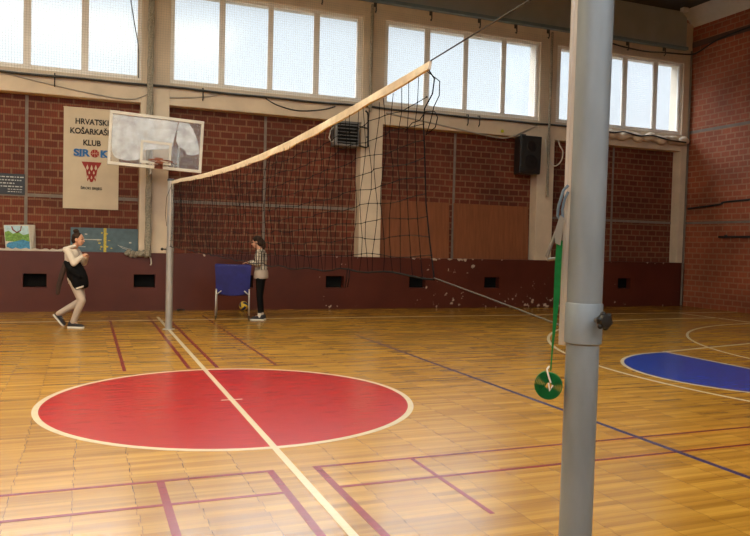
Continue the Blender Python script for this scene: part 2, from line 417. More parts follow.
# ------------------------------------------------------------------ the hall
YF, YB = 9.43, 9.73          # plinth / column face, brick face
XR, XL, YS = 14.97, -15.0, -9.6
b = MB(); b.box(XL-.3, XR+.3, YS-.3, 10.1, -.25, 0); floor = struct(b.build('floor', 'parquet'))
_lz = [0]
def marking(name, mb, m): return mb.build(name, m, floor)
def flat(poly, z, m, name):
    mb = MB(); mb.prism([(x, y, -.01) for x, y in poly], (0, 0, z+.01)); return marking(name, mb, m)
def strip(x0, y0, x1, y1, w, m, z, name='court_line'):
    d = V((x1-x0, y1-y0)).normalized(); n = V((-d.y, d.x))*w/2
    return flat([(x0+n.x, y0+n.y), (x1+n.x, y1+n.y), (x1-n.x, y1-n.y), (x0-n.x, y0-n.y)], z, m, name)
def arc_strip(c, r, a0, a1, w, m, z, name, n=96):
    mb = MB()
    P = [(a0+(a1-a0)*i/n) for i in range(n+1)]
    for p, q in zip(P, P[1:]):
        f = lambda rr, a, zz: (c[0]+rr*math.cos(a), c[1]+rr*math.sin(a), zz)
        mb.hexa([f(r-w, p, -.01), f(r, p, -.01), f(r, q, -.01), f(r-w, q, -.01), f(r-w, p, z), f(r, p, z), f(r, q, z), f(r-w, q, z)])
    return marking(name, mb, m)
Z = .0012
flat([(1.76*math.cos(2*PI*i/128), 1.76*math.sin(2*PI*i/128)) for i in range(128)], Z, 'court_red', 'centre_circle')
arc_strip((0, 0), 1.8, 0, 2*PI, .055, 'line_white', Z*1.5, 'circle_line', 128)
strip(0, -9.2, 0, 8.1, .052, 'line_white', Z*2, 'halfway_line')
strip(-.105, .0, .105, .0, .018, 'line_white', Z*2.3, 'centre_mark')
strip(XL, 7.5, XR, 7.5, .05, 'line_white', Z*1.2, 'sideline')
strip(-12.9, -7.6, 12.9, -7.6, .05, 'line_white', Z*1.2, 'sideline')
strip(12.9, -7.5, 12.9, 7.5, .05, 'line_white', Z*1.3, 'end_line')
# blue free throw half circle, key, three point line and goal area of the right end
FC = (7.1, -.03)
flat([(FC[0]+1.76*math.cos(PI/2+PI*i/64), FC[1]+1.76*math.sin(PI/2+PI*i/64)) for i in range(65)], Z, 'court_blue', 'free_throw_circle')
arc_strip(FC, 1.8, PI/2, 1.5*PI, .05, 'line_white', Z*1.5, 'free_throw_arc')
strip(7.13, -1.8, 7.13, 1.8, .05, 'line_white', Z*1.7, 'free_throw_line')
strip(7.13, 1.78, 12.9, 3.0, .05, 'line_white', Z*1.8, 'key_line'); strip(7.13, -1.82, 12.9, -3.0, .05, 'line_white', Z*1.8, 'key_line')
arc_strip((11.33, 0), 6.27, PI/2, 1.5*PI, .05, 'line_white', Z*1.4, 'three_point_line')
strip(11.33, 6.245, 12.9, 6.245, .05, 'line_white', Z*1.4, 'three_point_line')
arc_strip((12.9, 0), 5.05, PI/2, 1.5*PI, .045, 'line_white', Z*1.1, 'goal_area_line')
# volleyball court and the red mini courts
strip(3.0, -4.6, 3.0, 4.6, .05, 'line_navy', Z*1.6, 'attack_line'); strip(-3.0, -4.6, -3.0, 4.6, .05, 'line_navy', Z*1.6, 'attack_line')
strip(-9, 4.58, 9, 4.58, .04, 'line_brown', Z, 'volleyball_sideline'); strip(-9, -4.6, 9, -4.6, .04, 'line_brown', Z, 'volleyball_sideline')
for sx in (-1, 1):
    strip(sx*.17, 1.88, sx*.17, 8.3, .048, 'line_red', Z*1.1, 'mini_court_line'); strip(sx*.92, 1.88, sx*.92, 8.3, .042, 'line_red', Z*1.1, 'mini_court_line')
    strip(sx*.165, -8.0, sx*.165, -2.31, .05, 'line_red', Z*1.1, 'mini_court_line'); strip(sx*.895, -8.0 if sx < 0 else -3.5, sx*.895, -2.33, .05 if sx < 0 else .032, 'line_red', Z*1.1, 'mini_court_line')
    strip(sx*.145, -2.33, sx*6.6, -2.33, .036, 'line_red', Z*1.25, 'mini_court_line'); strip(sx*.19, -2.78, sx*6.6, -2.78, .036, 'line_red', Z*1.25, 'mini_court_line')
    strip(sx*.95, 1.95, sx*6.6, 1.95, .03, 'line_brown', Z*1.25, 'mini_court_line')
strip(4.75, 1.95, 5.45, 9.2, .03, 'line_brown', Z*1.15, 'mini_court_line')

# --- back wall, plinth with ducts, ledge
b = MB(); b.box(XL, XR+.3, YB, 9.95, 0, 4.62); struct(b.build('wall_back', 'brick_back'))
vents = [-13.1, -10.95, -8.8, -6.65, -4.5, -2.34, -.17, 2.0, 4.19, 6.37, 8.51, 10.66, 12.81]
b = MB()
b.box(XL, XR, YF, YB+.05, 0, .51); b.box(XL, XR, YF, YB+.05, .795, 1.262); b.box(XL, XR, YB-.08, YB+.05, .5, .8)
e = XL
for x in vents:
    b.box(e, x-.225, YF, YB+.05, .51, .795); e = x+.225
b.box(e, XR, YF, YB+.05, .51, .795)
plinth = struct(b.build('baseboard_back', 'plinth_paint'))
for x in vents: b = MB(); b.box(x-.222, x+.222, YB-.12, YB-.085, .512, .793); b.build('vent_shade', 'heater_dark', plinth)  # dark sheet standing for the shade deep inside each vent
# concrete columns and beams
cols = [(-15, -14.7), (-10.35, -9.78), (-5.35, -4.78), (-.3, .3), (4.77, 5.34), (9.79, 10.32), (14.68, 14.97)]
n = 1
for x0, x1 in cols:
    b = MB(); b.box(x0, x1, YF, 9.95, 1.262, 7.4 if x1 < 14 else 8.2); struct(b.build('trim_%d' % n, 'cream_plaster', bevel=.012)); n += 1
b = MB(); b.box(XL, XR, YF+.01, 9.95, 4.5, 4.985); struct(b.build('trim_%d' % n, 'cream_plaster', bevel=.015)); n += 1
b = MB(); b.box(XL, XR, YF+.005, 9.95, 7.03, 7.42); struct(b.build('trim_%d' % n, 'cream_plaster', bevel=.01)); n += 1
# steel fascia under the roof with its lower lip
b = MB(); b.box(XL, 14.68, YF-.05, 9.95, 7.44, 8.5); struct(b.build('trim_%d' % n, 'fascia_paint')); n += 1
b = MB(); b.box(XL, 14.68, YF-.14, YF+.02, 7.39, 7.47); struct(b.build('trim_%d' % n, 'steel_blue')); n += 1
# grey strips in the brickwork
for x in (-12.5, -7.5, -2.54, 2.5, 7.47, 12.52):
    b = MB(); b.box(x-.03, x+.03, YB-.012, YB+.01, 1.26, 4.5); struct(b.build('trim_%d' % n, 'strip_grey')); n += 1
for (x0, x1), (x2, x3) in zip(cols, cols[1:]):
    if x1 == 5.34: continue
    b = MB(); b.box(x1, x2, YB-.014, YB+.01, 2.39, 2.46); struct(b.build('trim_%d' % n, 'strip_grey')); n += 1
# windows: frame, three mullions, four panes each
def window(i, x0, x1, panes, y, z0=5.06, z1=6.98, flip=1):
    f = MB(); ya, yb = y-.05, y+.05
    f.box(x0, x1, ya, yb, z0-.09, z0); f.box(x0, x1, ya, yb, z1, z1+.07)
    f.box(x0, panes[0][0], ya, yb, z0, z1); f.box(panes[-1][1], x1, ya, yb, z0, z1)
    o = struct(f.build('window_%d' % i, 'frame_paint', bevel=.008))
    for (a, c), (d, e_) in zip(panes, panes[1:]):
        g = MB(); g.box(c, d, ya+.012, yb-.012, z0, z1); g.build('mullion', 'frame_paint', o)
    for a, c in panes:
        g = MB(); g.box(a, c, y-.003, y+.003, z0, z1); g.build('pane', 'window_glass', o)
    for a, c in panes:
        g = MB()
        for u0, u1, w0, w1 in ((a, c, z0, z0+.022), (a, c, z1-.022, z1), (a, a+.022, z0, z1), (c-.022, c, z0, z1)): g.box(u0, u1, ya+.02, y, w0, w1)
        g.build('pane_bead', 'frame_paint', o)
def even(x0, x1, k=4, fr=.1, mu=.085):
    w = (x1-x0-2*fr-(k-1)*mu)/k
    return [(x0+fr+j*(w+mu), x0+fr+j*(w+mu)+w) for j in range(k)]
PW2 = [(.37, 1.38), (1.47, 2.49), (2.57, 3.58), (3.68, 4.66)]
PW3 = [(5.43, 6.45), (6.56, 7.55), (7.64, 8.67), (8.76, 9.72)]
PW4 = [(10.46, 11.45), (11.58, 12.58), (12.70, 13.66), (13.78, 14.58)]
PW1 = [(-4.66, -3.64), (-3.55, -2.58), (-2.48, -1.48), (-1.38, -.36)]
W1, W2, W3, W4 = (-4.78, -.3), (.3, 4.77), (5.34, 9.79), (10.32, 14.68)
wi = 1
for (x0, x1), pp in (((-14.7, -10.35), even(-14.7, -10.35)), ((-9.78, -5.35), even(-9.78, -5.35)), (W1, PW1), (W2, PW2), (W3, PW3), (W4, PW4)):
    window(wi, x0, x1, pp, 9.54); wi += 1

# --- right wall with its bands, conduit and cove
b = MB(); b.box(XR, XR+.3, YS, 9.95, 0, 8.6); struct(b.build('wall_right', 'brick_right_lit'))
for z0, z1, m in ((5.02, 5.1, 'strip_grey'), (2.39, 2.46, 'strip_grey'), (7.5, 7.66, 'band_brown')):
    b = MB(); b.box(XR-.012, XR+.01, YS, 9.43, z0, z1); struct(b.build('trim_%d' % n, m)); n += 1
b = MB()   # corrugated lining between wall top and roof
k = 26
prof = []
for i in range(k+1):
    t = i/k; x = XR-.52*t; z = 8.08+.40*t; o_ = .014*(1 if i % 2 else -1)
    prof.append((x-o_*.6, z-o_))
for (xa, za), (xb, zb) in zip(prof, prof[1:]):
    b.hexa([(xa, YS, za), (xb, YS, zb), (xb, 9.4, zb), (xa, 9.4, za), (xa, YS, za+.05), (xb, YS, zb+.05), (xb, 9.4, zb+.05), (xa, 9.4, za+.05)])
struct(b.build('trim_%d' % n, 'corrugated_white')); n += 1
# --- rest of the shell, behind and beside the camera
b = MB(); b.box(XL-.3, XL, YS, 9.95, 0, 8.6); struct(b.build('wall_left', 'brick_right_lit'))
b = MB(); b.box(XL, XR, YS-.25, YS, 0, 4.0); b.box(XL, XR, YS-.25, YS, 7.2, 8.6)
for x0, x1 in cols: b.box(x0-.1, x1+.1, YS-.25, YS, 4.0, 7.2)
b.box(5.3, XR, YS-.25, YS, 4.0, 7.2)      # last bays filled in to keep light off the right end
struct(b.build('wall_front', 'cream_plaster'))
for (x0, x1), (x2, x3) in zip(cols, cols[1:]):
    if x1 > 5: continue
    window(wi, x1+.1, x2-.1, even(x1+.1, x2-.1), YS-.1, 4.1, 7.1); wi += 1
SKY = (-13.5, 3.5, -3.2, 2.2)      # unseen roof opening added to light the floor from above
b = MB(); b.box(XL-.3, XR+.3, YS-.3, SKY[2], 8.48, 8.7); b.box(XL-.3, XR+.3, SKY[3], 10.0, 8.48, 8.7); b.box(XL-.3, SKY[0], SKY[2], SKY[3], 8.48, 8.7); b.box(SKY[1], XR+.3, SKY[2], SKY[3], 8.48, 8.7)
for y in (-7, 4.2, 6.6): b.box(XL, XR, y-.12, y+.12, 8.2, 8.5)
struct(b.build('ceiling', 'roof_dark'))
f = MB(); f.box(SKY[0], SKY[1], SKY[2], SKY[2]+.1, 8.55, 8.65); f.box(SKY[0], SKY[1], SKY[3]-.1, SKY[3], 8.55, 8.65); f.box(SKY[0], SKY[0]+.1, SKY[2]+.1, SKY[3]-.1, 8.55, 8.65); f.box(SKY[1]-.1, SKY[1], SKY[2]+.1, SKY[3]-.1, 8.55, 8.65)
sl = struct(f.build('window_%d' % wi, 'steel_blue'))  # frame of the added roof opening
for k in range(6):
    x = SKY[0]+.1+2.81*k; g = MB(); g.box(x, x+2.75, SKY[2]+.1, SKY[3]-.1, 8.59, 8.6); g.build('added_roof_pane', 'added_roof_glass', sl)

# ------------------------------------------------------------------ net posts
def post(label, loc, near):
    t = thing('net_post', label, 'post', loc)
    m = 'galvanised' if near else 'galv_far'
    r = .0505 if near else .06
    if near:
        p = MB(); p.lathe([(r-.003, .0), (r-.003, 1.36)], n=40); p.build('lower_tube', m, t)
        p = MB(); p.lathe([(r, 1.31), (r, 2.6)], n=40); p.build('upper_tube', m, t)
        p = MB(); p.lathe([(r+.0003, 1.30), (r+.0035, 1.303), (r+.0035, 1.415), (r+.0003, 1.42)], n=40); p.build('collar', m, t)
        d = V((-.50, .866, 0)); s_ = V((-d.y, d.x, 0)); M = Matrix(((d.x, s_.x, 0, 0), (d.y, s_.y, 0, 0), (0, 0, 1, 0), (0, 0, 0, 1)))
        p = MB(); p.box(.044, .056, -.021, .021, 1.29, 2.58, M=M); p.box(.056, .067, -.021, -.008, 1.29, 2.58, M=M); p.box(.056, .067, .008, .021, 1.29, 2.58, M=M)
        p.build('net_rail', 'rail_alu', t, bevel=.002)
        k = V((.03, -1, 0)).normalized()
        p = MB(); p.cyl(k*.05+V((0, 0, 1.375)), k*.078+V((0, 0, 1.375)), .008, n=12); kb = p.build('knob_bolt', 'buckle_steel', t)
        p = MB(); c = k*.076+V((0, 0, 1.375)); p.lathe([(.012, 0), (.02, .004), (.022, .016), (.018, .024), (.006, .026)], c, k, 20)
        u = k.orthogonal().normalized(); w = k.cross(u)
        for i in range(6):
            a = 2*PI*i/6; p.sph(c+k*.013+(u*math.cos(a)+w*math.sin(a))*.02, .0085, 8, 6)
        p.build('knob', 'black_plastic', t)
    else:
        p = MB(); p.lathe([(r, 0), (r, 1.42)], n=24); p.build('lower_tube', m, t)
        p = MB(); p.lathe([(r-.005, 1.4), (r-.005, 2.6), (.02, 2.615)], n=24); p.build('upper_tube', m, t)
        p = MB(); p.lathe([(r+.008, 1.36), (r+.008, 1.44)], n=24); p.build('collar', m, t)
        p = MB(); p.cyl((-.06, -.02, 1.4), (-.13, -.04, 1.4), .012, n=10); p.sph((-.135, -.042, 1.4), .026, 10, 7); p.build('knob', 'black_plastic', t)
        p = MB(); p.box(-.02, .02, -.085, -.05, 1.45, 2.58); p.build('net_rail', 'rail_alu', t)
    p = MB(); p.lathe([(r+.045, 0), (r+.045, .006), (r+.004, .012)], n=32); p.build('floor_flange', m, t)
    p = MB(); p.lathe([(r+.004, 2.59), (r+.004, 2.612), (r-.015, 2.62)], n=32); p.build('end_cap', 'black_plastic', t)
    p = MB(); p.tube([(0, .05 if near else -.07, 2.5), (0, .085 if near else -.1, 2.52), (0, .1 if near else -.12, 2.5)], .006, 8); p.build('pulley_hook', 'dark_metal', t)
    return t
np_ = post('thick galvanised steel net post standing closest in the foreground, with black knob', (-.006, -5.445, 0), True)
np_.rotation_euler = (.0028, .0036, 0)     # it leans a little
post('slim grey net post standing at the far end of the white halfway line', (0, 5.98, 0), False)

# ------------------------------------------------------------------ volleyball net
net = thing('volleyball_net', 'sagging black volleyball net with cream top band strung between two grey posts', 'volleyball net', (0, 0, 0))
def interp(tab, y):
    for (ya, a), (yb, b_) in zip(tab, tab[1:]):
        if ya <= y <= yb:
            t = (y-ya)/(yb-ya); t = t  # piecewise linear on a fine table
            return a+(b_-a)*t
    return tab[0][1] if y < tab[0][0] else tab[-1][1]
TOP = [(-4.36, 2.362), (-3.95, 2.35), (-3.4, 2.332), (-2.8, 2.318), (-2, 2.305), (-1.1, 2.308), (.1, 2.328), (1.9, 2.392), (3.3, 2.455), (4.66, 2.528), (5.85, 2.57)]
BOT = [(-4.45, 1.44), (-3.45, 1.432), (-3.0, 1.412), (-2.4, 1.395), (-1.5, 1.385), (-.3, 1.385), (2, 1.41), (5.85, 1.45)]
random.seed(3)
sway = lambda y, v: .035*math.sin(1.3*y+2*v)*math.sin(PI*v)+.015*math.sin(4.1*y)
# band: folded tape, wavy
N_ = 90
b = MB(); ringA = []
for i in range(N_+1):
    y = -4.36+(5.85+4.36)*i/N_; zt = interp(TOP, y); hgt = .05 if y > -2.5 else .05-.014*math.sin(min(1, (y+2.5)/-1.8)*PI/2)
    wv = .002*math.sin(7*y)+.001*math.sin(17*y+1)
    wx = .006*math.sin(9*y)
    ringA.append([b.bm.verts.new(q) for q in ((-.007+wx, y, zt-hgt+wv), (.007+wx, y, zt-hgt+wv), (.006, y, zt), (0, y, zt+.005), (-.006, y, zt))])
for A, B in zip(ringA, ringA[1:]):
    for j in range(5): b.face([A[j], A[(j+1) % 5], B[(j+1) % 5], B[j]], 0, True)
b.face(ringA[0]); b.face(ringA[-1])
b.build('top_band', 'net_tape', net)
NY, NZ = 102, 10
EDGE = [(-2.22, -4.385), (-2.17, -4.31), (-2.12, -4.30), (-2.0, -4.32), (-1.88, -4.335), (-1.76, -4.35), (-1.6, -4.395), (-1.44, -4.45)]
def gp(i, j):
    v = j/NZ; y0 = -4.36+(5.85+4.36)*i/NY
    zt = interp(TOP, y0)-.045; zb = interp(BOT, y0)
    y = y0-.09*v*(1 if i == 0 else max(0, 1-i/6.))+.012*math.sin(i*1.7+j*1.1)*math.sin(PI*v)*min(1, i/2)
    # loose right hand edge: upper meshes hang slack
    sl = max(0, 1-i/9.)*math.sin(PI*min(1, v*2.2))*.05 if v < .46 else 0
    z_ = zt+(zb-zt)*v; ye = interp(EDGE, -z_) if z_ < 2.2 else -4.33
    y += (ye-(-4.36-.09*v))*max(0, 1-i/8.)
    tp = min(1, i/30)
    return V((sway(y0, v)*tp+.01*math.sin(i*2.3+j)*min(1, i/5), y, zt+(zb-zt)*v - sl*.6+.008*math.sin(i*.9+j*2.3)))
b = MB()
for i in range(1, NY): b.tube([gp(i, j) for j in range(NZ+1)], .0021, 3)
b.build('vertical_meshes', 'cord_black', net)
b = MB()
for j in range(1, NZ): b.tube([gp(i, j) for i in range(NY+1)], .0021, 3)
for j in range(1, NZ):
    for i in range(0, 46): b.sph(gp(i, j), .0042, 5, 4)
b.build('horizontal_meshes', 'cord_black', net)
b = MB(); b.tube([gp(i, NZ) for i in range(NY+1)], .0045, 5); b.build('bottom_cord', 'cord_black', net)
# side cords of the near edge, kinked, one loose
b = MB()
E0 = [(0, -4.33, 2.34), (.0, -4.40, 2.28), (0, -4.385, 2.22), (0, -4.31, 2.17), (0, -4.30, 2.12), (0, -4.32, 2.0), (0, -4.335, 1.88), (0, -4.35, 1.76), (0, -4.395, 1.6), (0, -4.45, 1.44)]
b.tube(E0, .003, 6); b.build('side_cord', 'cord_black', net)
b = MB(); b.tube([(0, -4.32, 2.33), (.02, -4.41, 2.27), (.02, -4.41, 2.21), (.02, -4.36, 2.17), (.02, -4.33, 2.11), (.02, -4.29, 2.06), (.02, -4.38, 2.08), (.02, -4.40, 2.12), (.02, -4.37, 2.15), (.01, -4.30, 2.16), (.01, -4.24, 2.13), (.01, -4.16, 2.13), (.01, -4.08, 2.1)], .0022, 5); b.build('loose_cord', 'cord_black', net)
b = MB(); b.tube([(0, 5.85, 2.56), (0, 5.86, 2.2), (0, 5.85, 1.8), (0, 5.85, 1.45)], .005, 6); b.build('side_cord', 'cord_black', net)
b = MB(); b.tube([(0, -5.38, 2.41), (0, -4.36, 2.365)], .0034, 6); b.build('headline_cable', 'dark_metal', net)
b = MB(); b.tube([(0, 5.84, 2.565), (0, 5.93, 2.575)], .004, 6); b.build('headline_cable', 'dark_metal', net)
b = MB(); b.tube([(0, -4.45, 1.44), (0, -4.9, 1.39), (-.02, -5.39, 1.34)], .0028, 6); b.build('tension_cord', 'dark_metal', net)
b = MB(); b.tube([(0, 5.84, 1.45), (0, 5.92, 1.445)], .004, 6); b.build('tension_cord', 'dark_metal', net)
for q in ((-3.38, 1.43), (-3.42, 1.435)):
    b = MB(); b.tube([(-.01, q[0], q[1]), (-.02, q[0]-.02, q[1]-.05), (-.01, q[0]+.03, q[1]-.1)], .003, 5); b.build('tied_end', 'cord_black', net)
b = MB(); b.tube([(0, 5.9, 2.5), (-.08, 5.86, 2.3), (-.1, 5.84, 2.0), (-.07, 5.88, 1.8)], .004, 5); b.build('loose_cord', 'cord_black', net)

# ------------------------------------------------------------------ green strap on the near post
Lf = V((-.79, .61, 0)); Vw = V((-.61, -.79, 0))   # along the post's left, towards the viewer
P0 = V((0, -5.45, 0))
sp_ = lambda l, z, v=0: P0+Lf*l+Vw*v+V((0, 0, z))
st = thing('tie_down_strap', 'green webbing strap coiled and hanging from a ratchet on the foreground post', 'strap', (0, 0, 0))
b = MB(); 
def ribbon(mb, pts, w, th, wd):
    rr = []
    for i, (p, ww) in enumerate(zip(pts, w)):
        t = (pts[min(i+1, len(pts)-1)]-pts[max(i-1, 0)]).normalized(); a = (wd-t*wd.dot(t)).normalized(); nn = t.cross(a)
        rr.append([mb.bm.verts.new(p+a*ww*sx+nn*th*sy) for sx, sy in ((-.5, -.5), (.5, -.5), (.5, .5), (-.5, .5))])
    for A, B in zip(rr, rr[1:]):
        for j in range(4): mb.face([A[j], A[(j+1) % 4], B[(j+1) % 4], B[j]])
    mb.face(rr[0]); mb.face(rr[-1])
ribbon(b, [sp_(.077, 1.60, .01), sp_(.079, 1.52, .01), sp_(.080, 1.44, .012), sp_(.083, 1.36, .012), sp_(.088, 1.27, .014), sp_(.090, 1.215, .014)],
       [.018, .019, .018, .011, .005, .004], .003, Lf)
b.build('webbing', 'strap_green', st)
b = MB(); cc = sp_(.094, 1.172, .018)
sp_pts = []
for i in range(150):
    a = 2*PI*i/24; r = .010+.031*i/149; sp_pts.append((a, r))
rr = []
for a, r in sp_pts:
    ctr = cc+(Lf*math.cos(a)+V((0, 0, 1))*math.sin(a))*r; rad = (Lf*math.cos(a)+V((0, 0, 1))*math.sin(a))
    tw = .013+.002*math.sin(a*3)
    rr.append([b.bm.verts.new(ctr+Vw*tw*sx+rad*.0015*sy) for sx, sy in ((-1, -1), (1, -1), (1, 1), (-1, 1))])
for A, B in zip(rr, rr[1:]):
    for j in range(4): b.face([A[j], A[(j+1) % 4], B[(j+1) % 4], B[j]])
b.face(rr[0]); b.face(rr[-1])
b.build('coil', 'strap_green', st)
b = MB(); b.tube([cc+Vw*.02+V((0, 0, .012))+Lf*-.006, cc+Vw*.026+V((0, 0, .03)), cc+Vw*.02+V((0, 0, .05))+Lf*.006, cc+Vw*.012+V((0, 0, .058))], .0028, 6)
b.tube([cc+Vw*.02+V((0, 0, .01)), cc+Vw*.027+V((0, 0, -.012))+Lf*-.004, cc+Vw*.02+V((0, 0, .004))+Lf*-.012], .0022, 6)
b.build('coil_tie', 'cord_white', st)
b = MB()   # ratchet: two side plates, spindle, handle
for dv in (-.012, .016):
    b.prism([sp_(.066, 1.665, dv), sp_(.078, 1.675, dv), sp_(.092, 1.625, dv), sp_(.09, 1.592, dv), sp_(.074, 1.585, dv)], Vw*.003)
b.cyl(sp_(.08, 1.615, -.014), sp_(.08, 1.615, .02), .0055, n=12); b.cyl(sp_(.074, 1.655, -.014), sp_(.074, 1.655, .02), .004, n=10)
b.build('ratchet', 'buckle_steel', st)
b = MB()
b.tube([sp_(.086, 1.63, .004), sp_(.105, 1.575, .004), sp_(.112, 1.553, .004), sp_(.109, 1.543, .004), sp_(.085, 1.546, .004), sp_(.072, 1.55, .004)], .0052, 8)
b.build('ratchet_handle', 'buckle_steel', st)
b = MB()
b.tube([sp_(.057, 1.76, .03), sp_(.07, 1.745, .03), sp_(.083, 1.70, .02), sp_(.086, 1.672, .01), sp_(.076, 1.66, .008)], .0042, 7)
b.tube([sp_(.057, 1.742, .02), sp_(.066, 1.72, .02), sp_(.072, 1.69, .012), sp_(.07, 1.66, .008)], .0042, 7)
b.build('hanging_cord', 'cord_blue', st)

# ------------------------------------------------------------------ basketball backboard
bb = thing('basketball_backboard', 'transparent basketball backboard with torn white film and rusty orange rim', 'basketball hoop', (-.08, 8.0, 3.49))
bb.rotation_euler = (0, math.radians(2.3), 0)
HW, HH = .9, .525
b = MB()
b.box(-HW, HW, -.03, .03, HH-.06, HH); b.box(-HW, HW, -.03, .03, -HH, -HH+.06); b.box(-HW, -HW+.055, -.03, .03, -HH+.06, HH-.06); b.box(HW-.055, HW, -.03, .03, -HH+.06, HH-.06)
b.build('board_frame', 'white_paint', bb, bevel=.006)
b = MB(); b.box(-HW+.05, HW-.05, -.006, .006, -HH+.05, HH-.05); b.build('board_pane', 'acrylic', bb)
b = MB(); x0, x1, z0, z1, w = -.265, .33, -.43, .02, .05
x0, x1 = -.30, .295
b.box(x0, x1, -.013, -.0065, z1-w, z1); b.box(x0, x1, -.013, -.0065, z0, z0+w); b.box(x0, x0+w, -.013, -.0065, z0+w, z1-w); b.box(x1-w, x1, -.013, -.0065, z0+w, z1-w)
b.build('target_square', 'white_paint', bb)
def film(pts):
    mb = MB(); f = lambda u, v: (-HW+.05+(2*HW-.1)*(u-65)/535, .0068, HH-.05-(2*HH-.1)*(v-145-(u-65)*.09)/278)
    mb.prism([f(*p) for p in pts], (0, .003, 0)); return mb.build('torn_film', 'torn_film', bb)
film([(66, 150), (200, 162), (330, 172), (455, 186), (446, 240), (436, 290), (432, 330), (400, 345), (330, 350), (262, 352), (246, 400), (215, 412), (160, 414), (110, 404), (84, 388), (72, 350), (66, 300)])
film([(462, 186), (520, 190), (548, 225), (572, 268), (592, 330), (598, 372), (560, 382), (520, 376), (508, 352), (470, 330), (450, 300), (452, 240)])
film([(250, 352), (430, 335), (470, 340), (500, 372), (480, 420), (420, 430), (330, 420), (255, 425)]).data.materials[0] = MATS['acrylic']
b = MB(); rc = V((.06, -.39, -.40)); b.tube([rc+V((.225*math.cos(a), .225*math.sin(a), 0)) for a in [2*PI*i/40 for i in range(40)]], .011, 8, closed=True); b.build('rim', 'orange_paint', bb)
b = MB(); b.box(-.02, .14, -.045, -.03, -.52, -.30); b.box(.01, .11, -.17, -.04, -.425, -.405); b.tube([(.0, -.04, -.5), (.02, -.17, -.41)], .008, 6); b.tube([(.12, -.04, -.5), (.1, -.17, -.41)], .008, 6)
b.build('rim_bracket', 'orange_paint', bb)
for a0 in (PI*.95, PI*1.1, PI*1.35, PI*1.75, PI*.1, PI*.35):
    p = rc+V((.225*math.cos(a0), .225*math.sin(a0), 0)); L_ = .22 if a0 > 2.9 and a0 < 3.6 else .07
    b = MB(); b.tube([p, p+V((.02, 0, -.35*L_)), p+V((.05*(1 if a0 < 4 else -1), .01, -L_)), p+V((.04, .01, -1.25*L_))], .006, 5); b.build('net_remnant', 'cord_white', bb)
b = MB(); b.tube([rc+V((.2, -.1, 0)), rc+V((.1, -.2, -.03)), rc+V((-.02, -.22, -.01)), rc+V((.15, -.12, -.05))], .012, 6)
b.build('net_remnant', 'cord_white', bb)
b = MB()
for x in (-.28, .44):
    for z in (.3, -.42): b.cyl((x, .03, z), (-.2 if x < 0 else .3, 1.43, z*.9+.1), .022, n=10)
b.tube([(-.28, .06, -.45), (-.28, .06, .4)], .02, 8); b.tube([(.44, .06, -.45), (.44, .06, .4)], .02, 8)
b.build('support_arm', 'galv_far', bb)

# ------------------------------------------------------------------ banner
bn = thing('club_banner', 'cream club banner hanging on brick wall left of the backboard', 'banner', (-1.83, YB-.025, 2.18))
BW, BH = 1.11, 2.14
b = MB(); nx, nz = 12, 18
vf = [[b.bm.verts.new((BW*i/nx, -.004-.01*math.sin(i*.6+j*.35)*(.4+.6*j/nz)-.008, BH*(1-j/nz))) for i in range(nx+1)] for j in range(nz+1)]
vb = [[b.bm.verts.new(v.co+V((0, .004, 0))) for v in r_] for r_ in vf]
for j in range(nz):
    for i in range(nx):
        b.face([vf[j][i], vf[j+1][i], vf[j+1][i+1], vf[j][i+1]], 0, True); b.face([vb[j][i], vb[j][i+1], vb[j+1][i+1], vb[j+1][i]], 0, True)
for j in range(nz):
    b.face([vf[j][0], vb[j][0], vb[j+1][0], vf[j+1][0]]); b.face([vf[j][nx], vf[j+1][nx], vb[j+1][nx], vb[j][nx]])
for i in range(nx):
    b.face([vf[0][i], vf[0][i+1], vb[0][i+1], vb[0][i]]); b.face([vf[nz][i], vb[nz][i], vb[nz][i+1], vf[nz][i+1]])
b.build('cloth', 'banner_cloth', bn)
YT = -.026
b = MB(); b.cyl((-.01, 0, BH), (BW+.01, 0, BH), .012, n=8); b.build('top_batten', 'banner_cloth', bn)
for x in (.1, BW-.1): b = MB(); b.cyl((x, -.01, BH), (x, .0245, BH), .006, n=6); b.build('wall_nail', 'dark_metal', bn)
def words(s, size, w, x, down, m, wt=0.):
    obj('lettering', text_mesh(s, size, 'lettering', wt, w), m, bn, (x, YT, BH-down))
words('HRVATSKI', .165, .66, .56, .29, 'ink_black', .004)
words('KO\u0160ARKA\u0160KI', .165, .86, .56, .495, 'ink_black', .004)
words('KLUB', .165, .35, .56, .735, 'ink_black', .004)
words('SIR', .20, .33, .355, .955, 'ink_blue', .009)
words('KI', .20, .19, .83, .955, 'ink_blue', .009)
for x in (.3425, .785, .905):
    for z in (-.075, .062): b = MB(); b.box(x-.045, x+.045, YT-.002, YT+.002, BH-.955+z, BH-.955+z+.014); b.build('letter_serif', 'ink_blue', bn)
b = MB(); b.lathe([(.085, 0), (.085, .004)], (.62, YT, BH-.95), (0, -1, 0), 32); b.build('ball_emblem', 'ink_red', bn)
b = MB()
c = V((.62, YT-.005, BH-.95))
b.tube([c+V((-.08, 0, 0)), c+V((.08, 0, 0))], .0035, 4); b.tube([c+V((0, 0, -.08)), c+V((0, 0, .08))], .0035, 4)
for s_ in (-1, 1): b.tube([c+V((s_*.06, 0, .055)), c+V((s_*.03, 0, 0)), c+V((s_*.06, 0, -.055))], .0035, 4)
b.build('ball_seams', 'banner_cloth', bn)
b = MB()   # red hoop emblem: rim and a net of pointed strands
cx, tz = .56, BH-1.135
